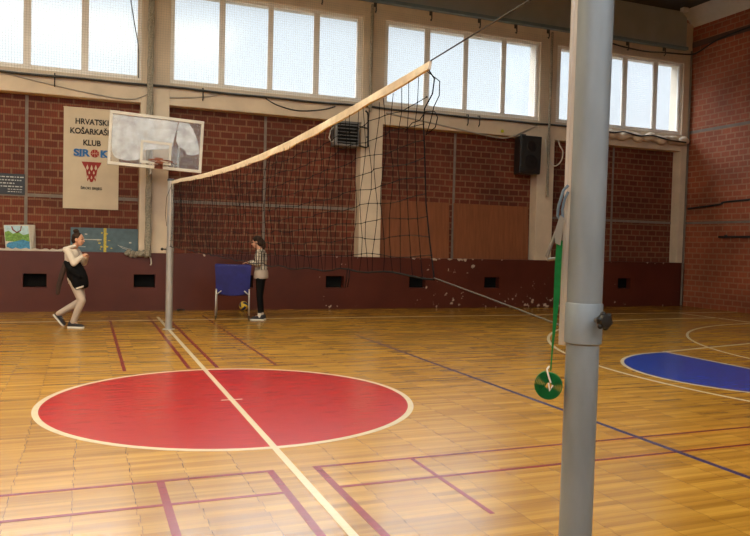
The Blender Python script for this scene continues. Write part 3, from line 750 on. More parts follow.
b.prism([(cx-.2, YT, tz), (cx+.2, YT, tz), (cx+.18, YT, tz-.05), (cx+.115, YT, tz-.16), (cx+.095, YT, tz-.30), (cx+.08, YT, tz-.42), (cx+.05, YT, tz-.36), (cx+.02, YT, tz-.43), (cx-.02, YT, tz-.43), (cx-.05, YT, tz-.36), (cx-.08, YT, tz-.42), (cx-.095, YT, tz-.30), (cx-.115, YT, tz-.16), (cx-.18, YT, tz-.05)], (0, -.004, 0))
b.build('hoop_emblem', 'ink_red', bn)
b = MB()
for dx, dz, hw, hh in ((-.085, .115, .026, .06), (0, .125, .026, .065), (.085, .115, .026, .06), (-.045, .225, .018, .04), (.045, .225, .018, .04), (-.075, .32, .014, .04), (0, .33, .016, .04), (.075, .32, .014, .04)):
    b.prism([(cx+dx, YT-.0045, tz-dz+hh), (cx+dx+hw*.7, YT-.0045, tz-dz+.01), (cx+dx+hw, YT-.0045, tz-dz-hh*.35), (cx+dx, YT-.0045, tz-dz-hh), (cx+dx-hw, YT-.0045, tz-dz-hh*.35), (cx+dx-hw*.7, YT-.0045, tz-dz+.01)], (0, -.003, 0))
b.build('emblem_gaps', 'banner_cloth', bn)
words('\u0160IROKI BRIJEG', .075, .43, .56, 1.70, 'ink_black', .002)

# ------------------------------------------------------------------ things on the wall and on the ledge
pq = thing('wall_plaque', 'small black plaque with white lines of writing on the brick wall', 'plaque', (-3.6, YB-.03, 2.42))
b = MB(); b.box(0, 1.04, 0, .03, 0, .43); b.build('panel', 'plaque_black', pq, bevel=.004)
b = MB(); random.seed(5)
for k in range(4):
    x = .38+.03*k if k < 2 else .42
    z = .35-.065*k
    while x < (.97 if k != 2 else .82):
        w = random.uniform(.02, .07); b.box(x, x+w, -.003, .001, z, z+.022); x += w+.018
    b.build('writing_line', 'plaque_white', pq); b = MB()
for k in range(2):
    x = .72
    while x < .98: w = random.uniform(.02, .05); b.box(x, x+w, -.003, .001, .1-.05*k, .116-.05*k); x += w+.016
    b.build('writing_line', 'plaque_white', pq); b = MB()

# plywood boards leaning on the ledge
for x0, x1, h, lab in ((5.36, 7.33, 1.43, 'reddish plywood board standing on ledge behind the net, left of the pair'), (7.46, 9.72, 1.43, 'wider reddish plywood board standing on ledge below the black loudspeaker')):
    b = MB(); b.hexa([(x0, YB-.11, 1.262), (x1, YB-.11, 1.262), (x1, YB-.09, 1.262), (x0, YB-.09, 1.262), (x0, YB-.045, 1.262+h), (x1, YB-.045, 1.262+h), (x1, YB-.025, 1.262+h), (x0, YB-.025, 1.262+h)])
    tag(b.build('plywood_board', 'plywood', bevel=.003), lab, 'board', 'plywood boards on the ledge')

# blue painted board with yellow tape
pb = thing('painted_board', 'blue painted board with yellow tape leaning on brick wall by the column', 'board', (-1.67, YB-.12, 1.262)); pb.rotation_euler = (math.radians(-8), 0, 0)
b = MB(); b.box(0, 1.38, -.008, .008, 0, .52); b.build('panel', 'board_blue', pb, bevel=.003)
b = MB(); b.box(.66, .715, -.0115, -.008, 0, .52)
random.seed(9)
for k in range(13): x = random.uniform(.52, .84); z = random.uniform(.05, .48); b.box(x, x+random.uniform(.02, .06), -.0112, -.008, z, z+random.uniform(.01, .035))
b.build('yellow_tape', 'tape_yellow', pb)
b = MB(); b.box(.12, .62, -.0115, -.008, .255, .275); b.build('painted_line', 'chalk_white', pb)
b = MB(); b.box(.05, .3, -.011, -.008, .1, .112); b.build('painted_line', 'chalk_white', pb)
b = MB(); b.tube([(.95, -.009, .16), (1.05, -.009, .09), (1.2, -.009, .05)], .006, 4); b.build('scuff', 'chalk_white', pb)
b = MB(); b.tube([(1.0, -.009, .14), (1.1, -.009, .1), (1.24, -.009, .07)], .005, 4); b.build('scuff', 'chalk_white', pb)
b = MB(); b.box(1.18, 1.23, -.011, -.008, .2, .23); b.build('scuff', 'chalk_white', pb)
b = MB(); b.box(.28, .33, -.011, -.008, .37, .39); b.build('scuff', 'chalk_white', pb)

# shopping bag
bg = thing('shopping_bag', 'shopping bag printed with green and blue landscape on the ledge', 'bag', (-2.91, YB-.24, 1.262))
b = MB(); b.hexa([(0.02, 0, 0), (.5, 0, 0), (.58, .17, 0), (.04, .17, 0), (-.03, .04, .52), (.44, .04, .54), (.56, .16, .54), (0, .17, .52)]); b.build('bag_body', 'bag_canvas', bg, bevel=.012)
fp = lambda u, v: V((.02-.05*v+u*(.48-.01*v), .04*v-.006, .01+.52*v))
def panel(name, pts, m, lift=0):
    mb = MB(); mb.prism([fp(*p)+V((0, -lift, 0)) for p in pts], (0, .004, 0)); mb.build(name, m, bg)
panel('sky_print', [(.03, .62), (.97, .58), (.97, .96), (.03, .96)], 'bag_sky')
panel('hill_print', [(.03, .35), (.97, .3), (.97, .66), (.75, .6), (.55, .72), (.35, .64), (.18, .76), (.03, .7)], 'bag_green', .002)
panel('lake_print', [(.05, .06), (.95, .04), (.96, .34), (.7, .42), (.4, .34), (.15, .3), (.05, .22)], 'bag_lake', .004)
b = MB(); b.tube([fp(.32, .93), fp(.36, .80)+V((0, -.02, 0)), fp(.5, .7)+V((0, -.03, 0)), fp(.66, .78)+V((0, -.02, 0)), fp(.7, .95)], .014, 7, sx=.6); b.build('handle', 'bag_red', bg)
# white cloth lying along the ledge
b = MB(); random.seed(12); nx = 40
g = []
for i in range(nx+1):
    x = -3.8+1.98*i/nx; h = .02+.05*abs(math.sin(i*.9))*random.uniform(.4, 1)
    yy = .012*math.sin(i*1.3)
    g.append([b.bm.verts.new(q) for q in ((x, YF+.01+yy, 1.263), (x, YF+.01+yy, 1.263+h), (x, YF+.05+yy, 1.27+h), (x, YF+.09, 1.268+h*.5), (x, YF+.09, 1.263))])
for A, B in zip(g, g[1:]):
    for j in range(5): b.face([A[j], A[(j+1) % 5], B[(j+1) % 5], B[j]], 0, True)
b.face(g[0]); b.face(g[-1])
tag(b.build('white_cloth', 'cloth_white'), 'crumpled whitish cloth lying along the ledge edge in front of the shopping bag', 'cloth')

# heater beside the second column
ht = thing('unit_heater', 'grey louvred unit heater hung on the brick beside the column behind the net', 'heater', (4.3, 9.2, 3.86))
b = MB(); b.box(-.30, .30, -.12, .2, 0, .58); b.build('casing', 'heater_grey', ht, bevel=.02)
b = MB(); b.box(-.24, .26, -.127, -.115, .05, .53); b.build('grille_backing', 'heater_dark', ht)
for k in range(6):
    M = Matrix.Translation((0, -.135, .09+.08*k)) @ Matrix.Rotation(math.radians(35), 4, 'X')
    b = MB(); b.box(-.24, .26, -.03, .03, -.004, .004, M=M); b.build('louvre', 'heater_grey', ht)
b = MB(); b.lathe([(.2, 0), (.22, .1), (.18, .16), (.05, .2)], (0, .19, .29), (0, 1, 0), 24); b.build('fan_housing', 'heater_grey', ht)
b = MB()
b.tube([(.28, .0, .06), (.55, .12, .03), (.62, .14, .06), (.63, .17, .3), (.62, .17, .8), (.6, .16, .87), (.53, .1, .9)], .022, 8); b.tube([(.28, .05, .52), (.63, .17, .5)], .018, 8); b.tube([(.62, .17, .3), (.62, .24, .3)], .02, 8)
b.tube([(0, .36, .4), (0, .53, .4)], .03, 8)
b.build('bracket', 'dark_metal', ht)
b = MB(); b.tube([(-.25, .02, .5), (-.38, -.02, .35), (-.42, -.03, .18), (-.36, -.03, .08), (-.3, -.03, .1), (-.27, -.02, .25), (-.28, 0, .42)], .014, 7); b.build('cable_loop', 'cord_white', ht)

# loudspeaker on the third column
ls = thing('loudspeaker', 'black loudspeaker hanging below the beam beside the third column', 'loudspeaker', (9.29, 9.12, 3.5))
b = MB(); b.hexa([(-.33, -.12, 0), (.31, -.12, 0), (.22, .29, 0), (-.24, .29, 0), (-.33, -.16, .97), (.31, -.16, .97), (.22, .29, .97), (-.24, .29, .97)]); b.build('cabinet', 'black_plastic', ls, bevel=.02)
b = MB(); b.hexa([(-.29, -.135, .04), (.27, -.135, .04), (.27, -.12, .04), (-.29, -.12, .04), (-.29, -.172, .93), (.27, -.172, .93), (.27, -.15, .93), (-.29, -.15, .93)]); b.build('grille', 'black_rubber', ls, bevel=.01)
for z, r in ((.27, .2), (.70, .13)):
    b = MB(); b.lathe([(r, 0), (r+.012, .012), (r-.01, .02), (r*.6, .008), (r*.25, .012), (.01, .016)], (-.01, -.134-.038*z/.97, z), (0, -1, 0), 28); b.build('driver', 'black_plastic', ls)
b = MB(); b.cyl((0, .1, .96), (0, .25, 1.05), .02, n=8); b.box(-.05, .05, .2, .33, 1.0, 1.06); b.build('top_bracket', 'dark_metal', ls)
b = MB(); b.cyl((0, .28, .5), (.54, .36, .5), .02, n=8); b.build('bracket', 'dark_metal', ls)

# ------------------------------------------------------------------ cables, hooks, guard nets on the window wall
rail = thing('net_rail_cable', 'long dark net cable running along the beam under the windows', 'cable', (0, 0, 0))
b = MB(); pts = [(x, YF-.06, 4.885-.02*abs(math.sin((x+.0)*PI/5))+.008*math.sin(x*3.1)) for x in [XL+.1+.25*i for i in range(106)]]
b.tube(pts, .028, 7); b.build('cable', 'dark_metal', rail)
HP = [(-2.0, 'first'), (1.0, 'second'), (7.62, 'third'), (7.95, 'fourth')]
for x, _ in HP:
    b = MB(); b.tube([(x, YF+.0, 4.93), (x, YF-.1, 4.92), (x, YF-.1, 4.70), (x, YF-.05, 4.66)], .014, 6); b.build('drop_bracket', 'dark_metal', rail)
hk0 = None
ords = ['leftmost', 'second from the left', 'third from the left', 'fourth from the left', 'fifth from the left', 'sixth from the left', 'seventh from the left', 'rightmost']
for i, x in enumerate((3.7, 5.05, 6.53, 7.9, 8.98, 9.98, 12.6, 13.9)):
    lab = 'small dark net hook on the band above the windows, ' + ords[i] + ' of eight'
    if hk0 is None:
        hk0 = thing('net_hook', lab, 'hook', (x, YF, 7.27), 0, 'net hooks above the windows')
        b = MB(); b.box(-.03, .03, -.012, .006, .02, .14); b.build('plate', 'dark_metal', hk0)
        b = MB(); b.tube([(0, -.01, .11), (0, -.07, .09), (0, -.08, -.08), (0, -.05, -.12), (0, -.02, -.09)], .017, 6); b.build('hook', 'dark_metal', hk0)
    else: dup(hk0, (x, YF, 7.27), 0, lab)
# guard nets
def guard(name, x0, x1, label, seed):
    random.seed(seed); mb = MB(); st_ = .052; y0 = YF-.105
    nxv = int((x1-x0)/st_); nzv = int((7.2-4.9)/st_)
    ph = random.uniform(0, 6)
    fx = lambda x, z: (x+.012*math.sin(z*2.1+ph+x*.6), y0+.012*math.sin(x*1.9+z+ph), z-.01*math.sin((x-x0)/(x1-x0)*PI)+.01*math.sin(x*2.3+ph))
    for i in range(nxv+1):
        x = x0+(x1-x0)*i/nxv; mb.tube([fx(x, 4.9+2.3*k/10) for k in range(11)], .0021, 3)
    for j in range(nzv+1):
        z = 4.9+2.3*j/nzv; mb.tube([fx(x0+(x1-x0)*k/20, z) for k in range(21)], .0021, 3)
    tag(mb.build('guard_net', 'guard_net'), label, 'protective net', 'guard nets over the windows')
guard('g', -5.0, -.22, 'fine guard net stretched over the leftmost row of panes, above the club banner', 1)
guard('g', -.02, 4.87, 'fine guard net stretched over the panes right above the backboard', 2)
guard('g', 5.0, 9.98, 'fine guard net over the panes behind the raised end of the volleyball net', 3)
guard('g', 10.1, 14.6, 'fine guard net over the rightmost panes, behind the foreground post', 4)
# gathered nets at the columns
def gathered(x, y, z0, z1, r, label, heap):
    t = thing('gathered_net', label, 'net', (x, y, z0), 0, 'gathered nets at the columns')
    random.seed(int(x*10)+3); mb = MB(); H = z1-z0
    for s_ in range(5):
        ph = s_*2*PI/5; mb.tube([(r*.55*math.cos(ph+z*2.2)+.006*math.sin(z*9+s_), r*.45*math.sin(ph+z*2.2), z) for z in [H*k/60 for k in range(61)]], [r*.55*(1+.12*math.sin(k*1.9+s_)) for k in range(61)], 7)
    mb.build('hanging_folds', 'rope_net', t)
    if heap:
        mb = MB()
        for k in range(16):
            u = k/15; cx_ = -.42+.42*u; mb.sph((cx_, .11-.02*math.sin(k*2), .05+.025*math.sin(k*1.7)-.05*u*(1-u)), (.06, .06, .055+.02*math.sin(k*2.3)), 9, 6)
        mb.build('heaped_folds', 'rope_net', t)
        mb = MB(); mb.tube([(.02, .06, .02), (.07, .05, -.06), (.08, .06, -.16), (.06, .06, -.2)], .014, 6); mb.build('loose_end', 'cord_white', t)
    return t
gathered(-.12, YF-.15, 1.2, 7.3, .062, 'thick grey net gathered into a hanging rope on the column behind the backboard', True)
gathered(4.935, YF-.13, 4.75, 7.3, .035, 'thin gathered net rope hanging down the column right of the heater', False)
gathered(10.04, YF-.13, 2.95, 7.3, .032, 'thin dark gathered net rope hanging down the column right of the loudspeaker', False)
def cable(pts, r, m, label, sub=6):
    P = [V(p) for p in pts]; out = []
    for i in range(len(P)-1):
        p0, p1, p2, p3 = P[max(i-1, 0)], P[i], P[i+1], P[min(i+2, len(P)-1)]
        for k in range(sub):
            t = k/sub; out.append(.5*((2*p1)+(p2-p0)*t+(2*p0-5*p1+4*p2-p3)*t*t+(3*p1-p0-3*p2+p3)*t**3))
    out.append(P[-1]); mb = MB(); mb.tube(out, r, 6); tag(mb.build('hanging_cable', m), label, 'cable')
yc = YF-.012
cable([(-3, yc, 4.85), (-2.2, yc, 4.72), (-1.2, yc, 4.58), (-.5, yc, 4.55), (-.1, yc, 4.72)], .012, 'cable_grey', 'slack grey cable drooping along the beam above the club banner')
cable([(.3, yc, 4.66), (1.0, yc, 4.74), (1.6, yc, 4.87), (2.4, yc, 4.85)], .016, 'cable_grey', 'slack grey cable rising along the beam just right of the backboard')
cable([(2.4, yc, 4.86), (2.7, yc, 4.72), (3.2, yc, 4.64), (3.8, yc, 4.72), (4.1, yc, 4.82)], .014, 'dark_metal', 'thin dark cable drooping on the beam above the unit heater')
cable([(5.4, yc, 4.78), (6.3, yc, 4.68), (7.3, yc, 4.56), (8.4, yc, 4.44), (8.9, yc, 4.46), (9.5, yc, 4.72), (9.75, yc, 4.86)], .02, 'cable_grey', 'pale slack cable drooping from the beam above the loudspeaker')
cable([(11.2, YF-.09, 4.88), (11.5, YF-.26, 4.86), (12.0, YF-.265, 4.80), (12.4, YF-.27, 4.85), (12.9, YF-.265, 4.78), (13.4, YF-.27, 4.82), (14.0, YF-.265, 4.74), (14.6, YF-.265, 4.72)], .022, 'dark_metal', 'wavy dark cable along the cloth bundle under the rightmost window')
cable([(11.6, YF-.03, 7.34), (12.4, YF-.03, 7.24), (13.2, YF-.03, 7.2), (14.0, YF-.03, 7.25), (14.85, YF-.05, 7.3), (14.92, 9.1, 7.34), (14.92, 8.5, 7.5), (14.92, 7.4, 7.58), (14.92, 6, 7.6)], .022, 'black_rubber', 'black cable sagging above the rightmost window and along the right wall')
cable([(14.86, YF-.04, 0.02), (14.88, YF-.04, 2.0), (14.9, YF-.04, 5), (14.9, YF-.04, 7.4)], .028, 'strip_grey', 'grey conduit pipe standing in the corner of the brick walls', 3)
cable([(14.9, 9.30, 2.84), (14.9, 8.4, 2.9), (14.9, 8.1, 2.93), (14.9, 7.9, 2.98), (14.9, 6.2, 3.02), (14.9, 3, 3.02)], .026, 'black_rubber', 'dark conduit running along the right brick wall at head height')
cable([(9.99, YF-.04, 4.5), (10.1, YF-.05, 4.0), (10.3, YF-.05, 3.8), (10.5, YF-.06, 3.95), (10.55, YF-.05, 4.2), (10.45, YF-.05, 4.35), (10.4, YF-.03, 4.52)], .018, 'cord_white', 'loop of white cable hanging beside the column left of the foreground post')
tb = MB(); tb.sph((8.67, YF-.03, 4.60), .042, 14, 9)
mat('felt_yellow', (.55, .62, .05), .9)
tag(tb.build('tennis_ball', 'felt_yellow'), 'tiny yellow tennis ball caught on the beam above the loudspeaker', 'ball')
cable([(-.62, YF-.08, 7.2), (-.55, YF-.08, 6.7), (-.45, YF-.08, 6.1), (-.37, YF-.08, 5.65), (-.36, YF-.08, 5.0)], .012, 'dark_metal', 'thin dark cord hanging in front of the pane left of the backboard column')
random.seed(21); mb = MB(); P_ = [(11.2+3.6*i/60, YF-.115+.015*math.sin(i*.8), 4.77+.03*math.sin(i*.55)-.02*math.sin(i*1.3)) for i in range(61)]
mb.tube(P_, [.10+.025*math.sin(i*.9)+.012*random.uniform(-1, 1) for i in range(61)], 10)
tag(mb.build('cloth_roll', 'cream_plaster'), 'crumpled cream cloth bundled along the beam under the rightmost panes', 'cloth')
# pale block added outside the right panes to cut sky light there
hs = thing('blocker', 'pale added building seen faintly outside through the rightmost panes', 'blocker', (14.6, 13.6, 0))
mat('render_pale', (.27, .285, .295), .9, var=.05, scale=.6)
b = MB(); b.box(0, 16, 0, 6, 0, 11); b.build('wall', 'render_pale', hs)
b = MB(); b.box(-.1, 16.1, -.12, 6.1, 11, 11.25); b.build('eaves', 'frame_paint', hs)
# dark bar on the right wall
wb = thing('wall_bar', 'short black bar mounted on the right brick wall', 'bar', (XR, 7.2, 2.02))
b = MB(); b.box(-.09, -.04, -1.5, .95, -.025, .03); b.build('bar', 'black_rubber', wb, bevel=.005)
for y in (.75, -.3, -1.3): b = MB(); b.box(-.05, 0, y-.03, y+.03, -.03, .06); b.build('bracket', 'black_rubber', wb)
# small white lamp box under the roof
lb = thing('ceiling_box', 'small white box fixed under the dark roof by the right corner', 'junction box', (14.15, 8.95, 8.3))
b = MB(); b.box(-.09, .09, -.07, .07, 0, .11); b.build('box', 'white_paint', lb, bevel=.008); b = MB(); b.cyl((0, 0, .1), (0, 0, .2), .015, n=8); b.build('stem', 'dark_metal', lb)

# ------------------------------------------------------------------ ball cart and ball
ct = thing('ball_cart', 'blue fabric ball cart on four white legs beside the standing person', 'ball cart', (1.40, 7.52, 0), -.2)
HX, HY = .34, .22
b = MB()
def cring(z, ex, ey, sag=0.):
    pts = []
    for sx0, sy0, sx1, sy1 in ((-1, -1, 1, -1), (1, -1, 1, 1), (1, 1, -1, 1), (-1, 1, -1, -1)):
        for k in range(8):
            t = k/8; pts.append(b.bm.verts.new((ex*(sx0+(sx1-sx0)*t), ey*(sy0+(sy1-sy0)*t)-(.02*math.sin(PI*t) if sy0 == sy1 == -1 else 0), z-sag*math.sin(PI*t))))
    return pts
R_ = [cring(1.105, HX+.015, HY+.01, .012), cring(1.06, HX+.012, HY+.01), cring(.85, HX, HY), cring(.62, HX-.01, HY-.005), cring(.535, HX-.04, HY-.02, .05), cring(.505, HX-.14, HY-.08, .03)]
for A, B in zip(R_, R_[1:]):
    for j in range(32): b.face([A[j], A[(j+1) % 32], B[(j+1) % 32], B[j]], 0, True)
b.face(R_[-1])
b.build('fabric_basket', 'cart_blue', ct).modifiers.new('solid', 'SOLIDIFY').thickness = .006
b = MB(); b.tube([(-HX, -HY+.01, 1.07), (HX, -HY+.01, 1.07), (HX, HY-.01, 1.07), (-HX, HY-.01, 1.07)], .01, 8, closed=True); b.build('top_frame', 'cart_tube', ct)
for sx in (-1, 1):
    for sy in (-1, 1):
        b = MB(); b.tube([(sx*(HX-.02), sy*(HY+.014), .62), (sx*(HX-.015), sy*(HY+.014), .09)], .016, 8); lg = b.build('leg', 'cart_tube', ct)
        b = MB(); b.lathe([(.02, -.014), (.042, -.012), (.042, .012), (.02, .014)], (sx*(HX-.015), sy*(HY+.014), .043), (1, 0, 0), 18); b.build('caster', 'black_rubber', lg)
        b = MB(); b.tube([(sx*(HX-.02), sy*(HY+.018), .50), (sx*(HX-.12), sy*(HY+.012), .585)], .012, 7); b.build('brace', 'cart_tube', lg)
for sx in (-1, 1): b = MB(); b.tube([(sx*(HX-.02), -HY, .14), (sx*(HX-.02), HY, .14)], .01, 7); b.build('side_bar', 'cart_tube', ct)
# volleyball by the wall
b = MB(); n_ = 9; c = V((1.985, 9.315, .105)); R = .105
for ax in range(3):
    for sg in (-1, 1):
        for i in range(n_):
            for j in range(n_):
                q = []
                for di, dj in ((0, 0), (1, 0), (1, 1), (0, 1)):
                    u, v = -1+2*(i+di)/n_, -1+2*(j+dj)/n_; p = [0, 0, 0]; p[ax] = sg; p[(ax+1) % 3] = u; p[(ax+2) % 3] = v; q.append(V(p).normalized()*R)
                b.face([b.bm.verts.new(p) for p in q], 1 if (i//3) == 1 else 0, True)
bmesh.ops.remove_doubles(b.bm, verts=b.bm.verts[:], dist=1e-4)
tag(b.build('volleyball', ['ball_yellow', 'ball_navy'], loc=c, rot=(2.45, .5, .25)), 'yellow and navy volleyball on the floor against the wall behind the ball cart', 'ball')
b = MB(); b.sph((.55, 9.33, .025), (.05, .035, .025), 9, 6); b.sph((.66, 9.35, .02), (.035, .03, .02), 9, 6)
b.tube([(.55, 9.33, .03), (.6, 9.34, .04), (.66, 9.35, .025)], .012, 6)
tag(b.build('dark_scrap', 'black_rubber'), 'small dark scrap lying on floor at the wall left of the ball cart', 'scrap')

# ------------------------------------------------------------------ people
def capsule(mb, a, b_, r0, r1=None, n=14):
    r1 = r0 if r1 is None else r1; a, b_ = V(a), V(b_)
    pts = [a+(b_-a)*k/4 for k in range(5)]; mb.tube(pts, [r0+(r1-r0)*k/4 for k in range(5)], n); mb.sph(a, r0, n, 8); mb.sph(b_, r1, n, 8)
def limb(mb, pts, rs, n=14):
    for (a, ra), (c, rc_) in zip(zip(pts, rs), list(zip(pts, rs))[1:]): capsule(mb, a, c, ra, rc_, n)
def hand(mb, w, d, nrm, curl=.35, s=1.):
    w, d = V(w), V(d).normalized(); nrm = V(nrm); nrm = (nrm-d*nrm.dot(d)).normalized(); sd = d.cross(nrm)
    M = Matrix((d, sd, nrm)).transposed()
    mb.sph(w+d*.045*s, (.05*s, .037*s, .015*s), 14, 9, M=M)
    for k, ln in enumerate((.9, 1.0, .95, .75)):
        off = (-.0285+.019*k)*s*1.12; p = w+d*.078*s+sd*off; dirv = (d+sd*off*4).normalized(); a = 0.
        for seg, r in ((.038, .0085), (.025, .0078), (.019, .0068)):
            a += curl; q = p+(dirv*math.cos(a)+nrm*math.sin(a))*seg*ln*s; capsule(mb, p, q, r*s, r*.92*s, 8); p = q
    p = w+d*.022*s-sd*.026*s; dirv = (d*.65-sd*.7+nrm*.3).normalized()
    q = p+dirv*.042*s; capsule(mb, p, q, .0125*s, .010*s, 8); q2 = q+(dirv*.7+d*.5+nrm*.3).normalized()*.03*s; capsule(mb, q, q2, .0095*s, .008*s, 8)
def torso(mb, spine, grow=0., n=20):
    rings = []
    for i, (c, w, d) in enumerate(spine):
        t = (V(spine[min(i+1, len(spine)-1)][0])-V(spine[max(i-1, 0)][0])).normalized(); ad = V((0, 1, 0)); dd = t.cross(ad).normalized()
        rings.append((c, w+grow, d+grow, ad, dd))
    mb.loft(rings, n)
def headmat(h, pitch): return Matrix.Translation(h) @ Matrix.Rotation(pitch, 4, 'Y')
def head_body(mb, h, pitch, neck):
    M = headmat(h, pitch); M3 = M.to_3x3(); P = lambda x, y, z: M @ V((x, y, z))
    mb.sph(P(-.008, 0, .022), (.094, .074, .09), 22, 14, M=M3); mb.sph(P(.018, 0, -.03), (.074, .062, .078), 20, 12, M=M3)
    mb.sph(P(.034, 0, -.078), (.046, .042, .036), 16, 10, M=M3)                    # jaw and chin
    capsule(mb, P(.086, 0, .002), P(.104, 0, -.03), .009, .0135, 10); mb.sph(P(.094, 0, -.034), (.014, .017, .01), 10, 7, M=M3)   # nose
    capsule(mb, P(.082, -.028, .022), P(.082, .028, .022), .011, .011, 10)         # brow
    for s_ in (-1, 1):
        mb.sph(P(-.006, s_*.074, -.012), (.021, .011, .032), 12, 8, M=M3)          # ear
        mb.sph(P(.064, s_*.038, -.032), (.022, .018, .022), 10, 7, M=M3)           # cheek
    capsule(mb, P(.083, -.016, -.064), P(.083, .016, -.064), .0085, .0085, 8)      # lips ridge
    limb(mb, [P(-.012, 0, -.06), neck], [.047, .052])
def face_parts(h, pitch, body):
    M = headmat(h, pitch); M3 = M.to_3x3()
    for s_ in (-1, 1):
        b_ = MB(); b_.sph(M @ V((.079, s_*.03, -.002)), (.0095, .013, .0085), 12, 8, M=M3); b_.build('eye', 'eye_dark', body)
        b_ = MB(); capsule(b_, M @ V((.092, s_*.016, .024)), M @ V((.083, s_*.045, .026)), .004, .003, 7); b_.build('eyebrow', 'hair_brown', body)
    b_ = MB(); capsule(b_, M @ V((.0895, -.018, -.065)), M @ V((.0895, .018, -.065)), .005, .005, 8); b_.build('mouth', 'lip', body)
def shoe(root, heel, toe, up, w=.047):
    heel, toe, up = V(heel), V(toe), V(up).normalized(); d = (toe-heel); L_ = d.length; d.normalize(); up = (up-d*up.dot(d)).normalized(); sd = up.cross(d)
    P = lambda x, y, z: heel+d*x+sd*y+up*z
    prof = [(.0, .5, .055), (.06, .75, .095), (.2, .85, .10), (.4, .82, .085), (.6, .95, .062), (.8, 1., .05), (.94, .75, .04), (1., .35, .028)]
    mb = MB(); rings = []
    for t, ww, hh in prof: rings.append((P(t*L_, 0, .018+hh*.5), w*ww, hh*.5, sd, up))
    mb.loft(rings, 16); o = obj('shoe', remeshed(mb, 'shoe', .006, 4), 'shoe_dark', root)
    mb = MB(); k = len(prof)
    out = [P(t*L_*1.04-.006, w*ww*1.05, 0) for t, ww, hh in prof]+[P(t*L_*1.04-.006, -w*ww*1.05, 0) for t, ww, hh in prof[::-1]]
    mb.prism(out, up*.026); mb.build('sole', 'sole_white', o)
    mb = MB(); 
    for t in (.36, .46, .56): mb.tube([P(t*L_, -.022, .1-.07*(t-.3)), P(t*L_+.006, 0, .108-.075*(t-.3)), P(t*L_+.012, .022, .1-.07*(t-.3))], .003, 5)
    mb.build('laces', 'sole_white', o)

# --- walking girl: local x = walking direction, y = her left
ps = thing('person', 'person in cream hoodie walking past the blue board with a black jacket around the hips', 'person', (-1.50, 6.50, 0), math.atan2(-.37, .93))
K = dict(shR=(-.10, -.155, 1.325), shL=(-.08, .155, 1.325), elR=(.02, -.19, 1.12), elL=(.04, .19, 1.12), wrR=(.115, -.10, 1.235), wrL=(.13, .08, 1.22),
         hipR=(-.02, -.085, .82), hipL=(-.01, .085, .82), knR=(.12, -.085, .475), knL=(.045, .085, .455), anR=(-.02, -.085, .09), anL=(-.35, .085, .2))
SP = [((-.02, 0, .76), .13, .10), ((-.02, 0, .84), .155, .115), ((-.045, 0, .95), .135, .10), ((-.065, 0, 1.05), .12, .09), ((-.085, 0, 1.18), .14, .10), ((-.09, 0, 1.28), .15, .095), ((-.085, 0, 1.345), .10, .07), ((-.075, 0, 1.38), .055, .05)]
hp = V((.012, 0, 1.535)); pit = .04
b = MB(); torso(b, SP); head_body(b, hp, pit, V((-.07, 0, 1.37)))
for s_ in 'RL':
    limb(b, [K['sh'+s_], K['el'+s_], K['wr'+s_]], [.045, .036, .025]); limb(b, [K['hip'+s_], K['kn'+s_], K['an'+s_]], [.075, .05, .034])
hand(b, V(K['wrR'])+V((.0, 0.01, .0)), (.35, .35, .35), (.3, .7, -.2), .5, .9); hand(b, V(K['wrL'])+V((0, -.01, 0)), (.3, -.4, .3), (-.3, -.4, -.6), .5, .9)
limb(b, [K['anR'], (.06, -.085, .04)], [.034, .03]); limb(b, [K['anL'], (-.28, .085, .08)], [.034, .03])
body = obj('body', remeshed(b, 'body', .0045, 5), 'skin', ps)
face_parts(hp, pit, body)
b = MB(); torso(b, [(c, w+.02, d+.02) for c, w, d in SP[1:-1]]+[((-.078, 0, 1.375), .075, .066)])
for s_ in 'RL': limb(b, [K['sh'+s_], K['el'+s_], V(K['wr'+s_])-V((.01, 0, .012))], [.063, .054, .042])
obj('hoodie', remeshed(b, 'hoodie', .009, 5), 'hoodie_cream', ps)
b = MB()
b.tube([V((-.085+.085*math.cos(a)-.025, .095*math.sin(a), 1.385+.03*math.cos(a))) for a in [2*PI*i/24 for i in range(24)]], .032, 10, closed=True)
b.sph((-.175, 0, 1.345), (.075, .10, .06), 16, 10); b.sph((-.20, 0, 1.37), (.045, .08, .03), 14, 9)
obj('hood', remeshed(b, 'hood', .008, 4), 'hoodie_cream', ps)
b = MB()
for s_ in 'RL': limb(b, [K['hip'+s_], K['kn'+s_], V(K['an'+s_])+V((.0, 0, .02))], [.092, .07, .052])
torso(b, [(c, w+.015, d+.015) for c, w, d in SP[:3]])
obj('trousers', remeshed(b, 'trousers', .009, 5), 'trousers_grey', ps)
b = MB()   # black jacket knotted round the hips, hanging lower in front
J = [((-.075, -.01, 1.15), .165, .095), ((-.05, -.01, 1.06), .175, .125), ((-.015, -.01, .95), .19, .155), ((.03, -.01, .84), .19, .155), ((.06, -.01, .74), .18, .14), ((.085, -.01, .675), .165, .11)]
torso(b, J); limb(b, [(-.14, -.12, 1.12), (-.02, -.185, 1.0), (.1, -.15, .9)], [.05, .055, .05])
obj('jacket', remeshed(b, 'jacket', .01, 4), 'jacket_black', ps)
b = MB(); limb(b, [(-.15, -.12, 1.1), (-.215, -.12, .92), (-.27, -.11, .72), (-.285, -.11, .60)], [.05, .046, .042, .034]); o = obj('hanging_sleeve', remeshed(b, 'sleeve', .008, 4), 'sleeve_umber', ps)
b = MB(); b.hexa([(.06, -.188, .675), (.175, -.145, .715), (.17, -.135, .715), (.06, -.176, .675), (.055, -.192, .70), (.175, -.15, .745), (.17, -.138, .745), (.055, -.178, .70)]); b.build('hem_print', 'cord_white', ps)
b = MB(); M = headmat(hp, pit); M3 = M.to_3x3()
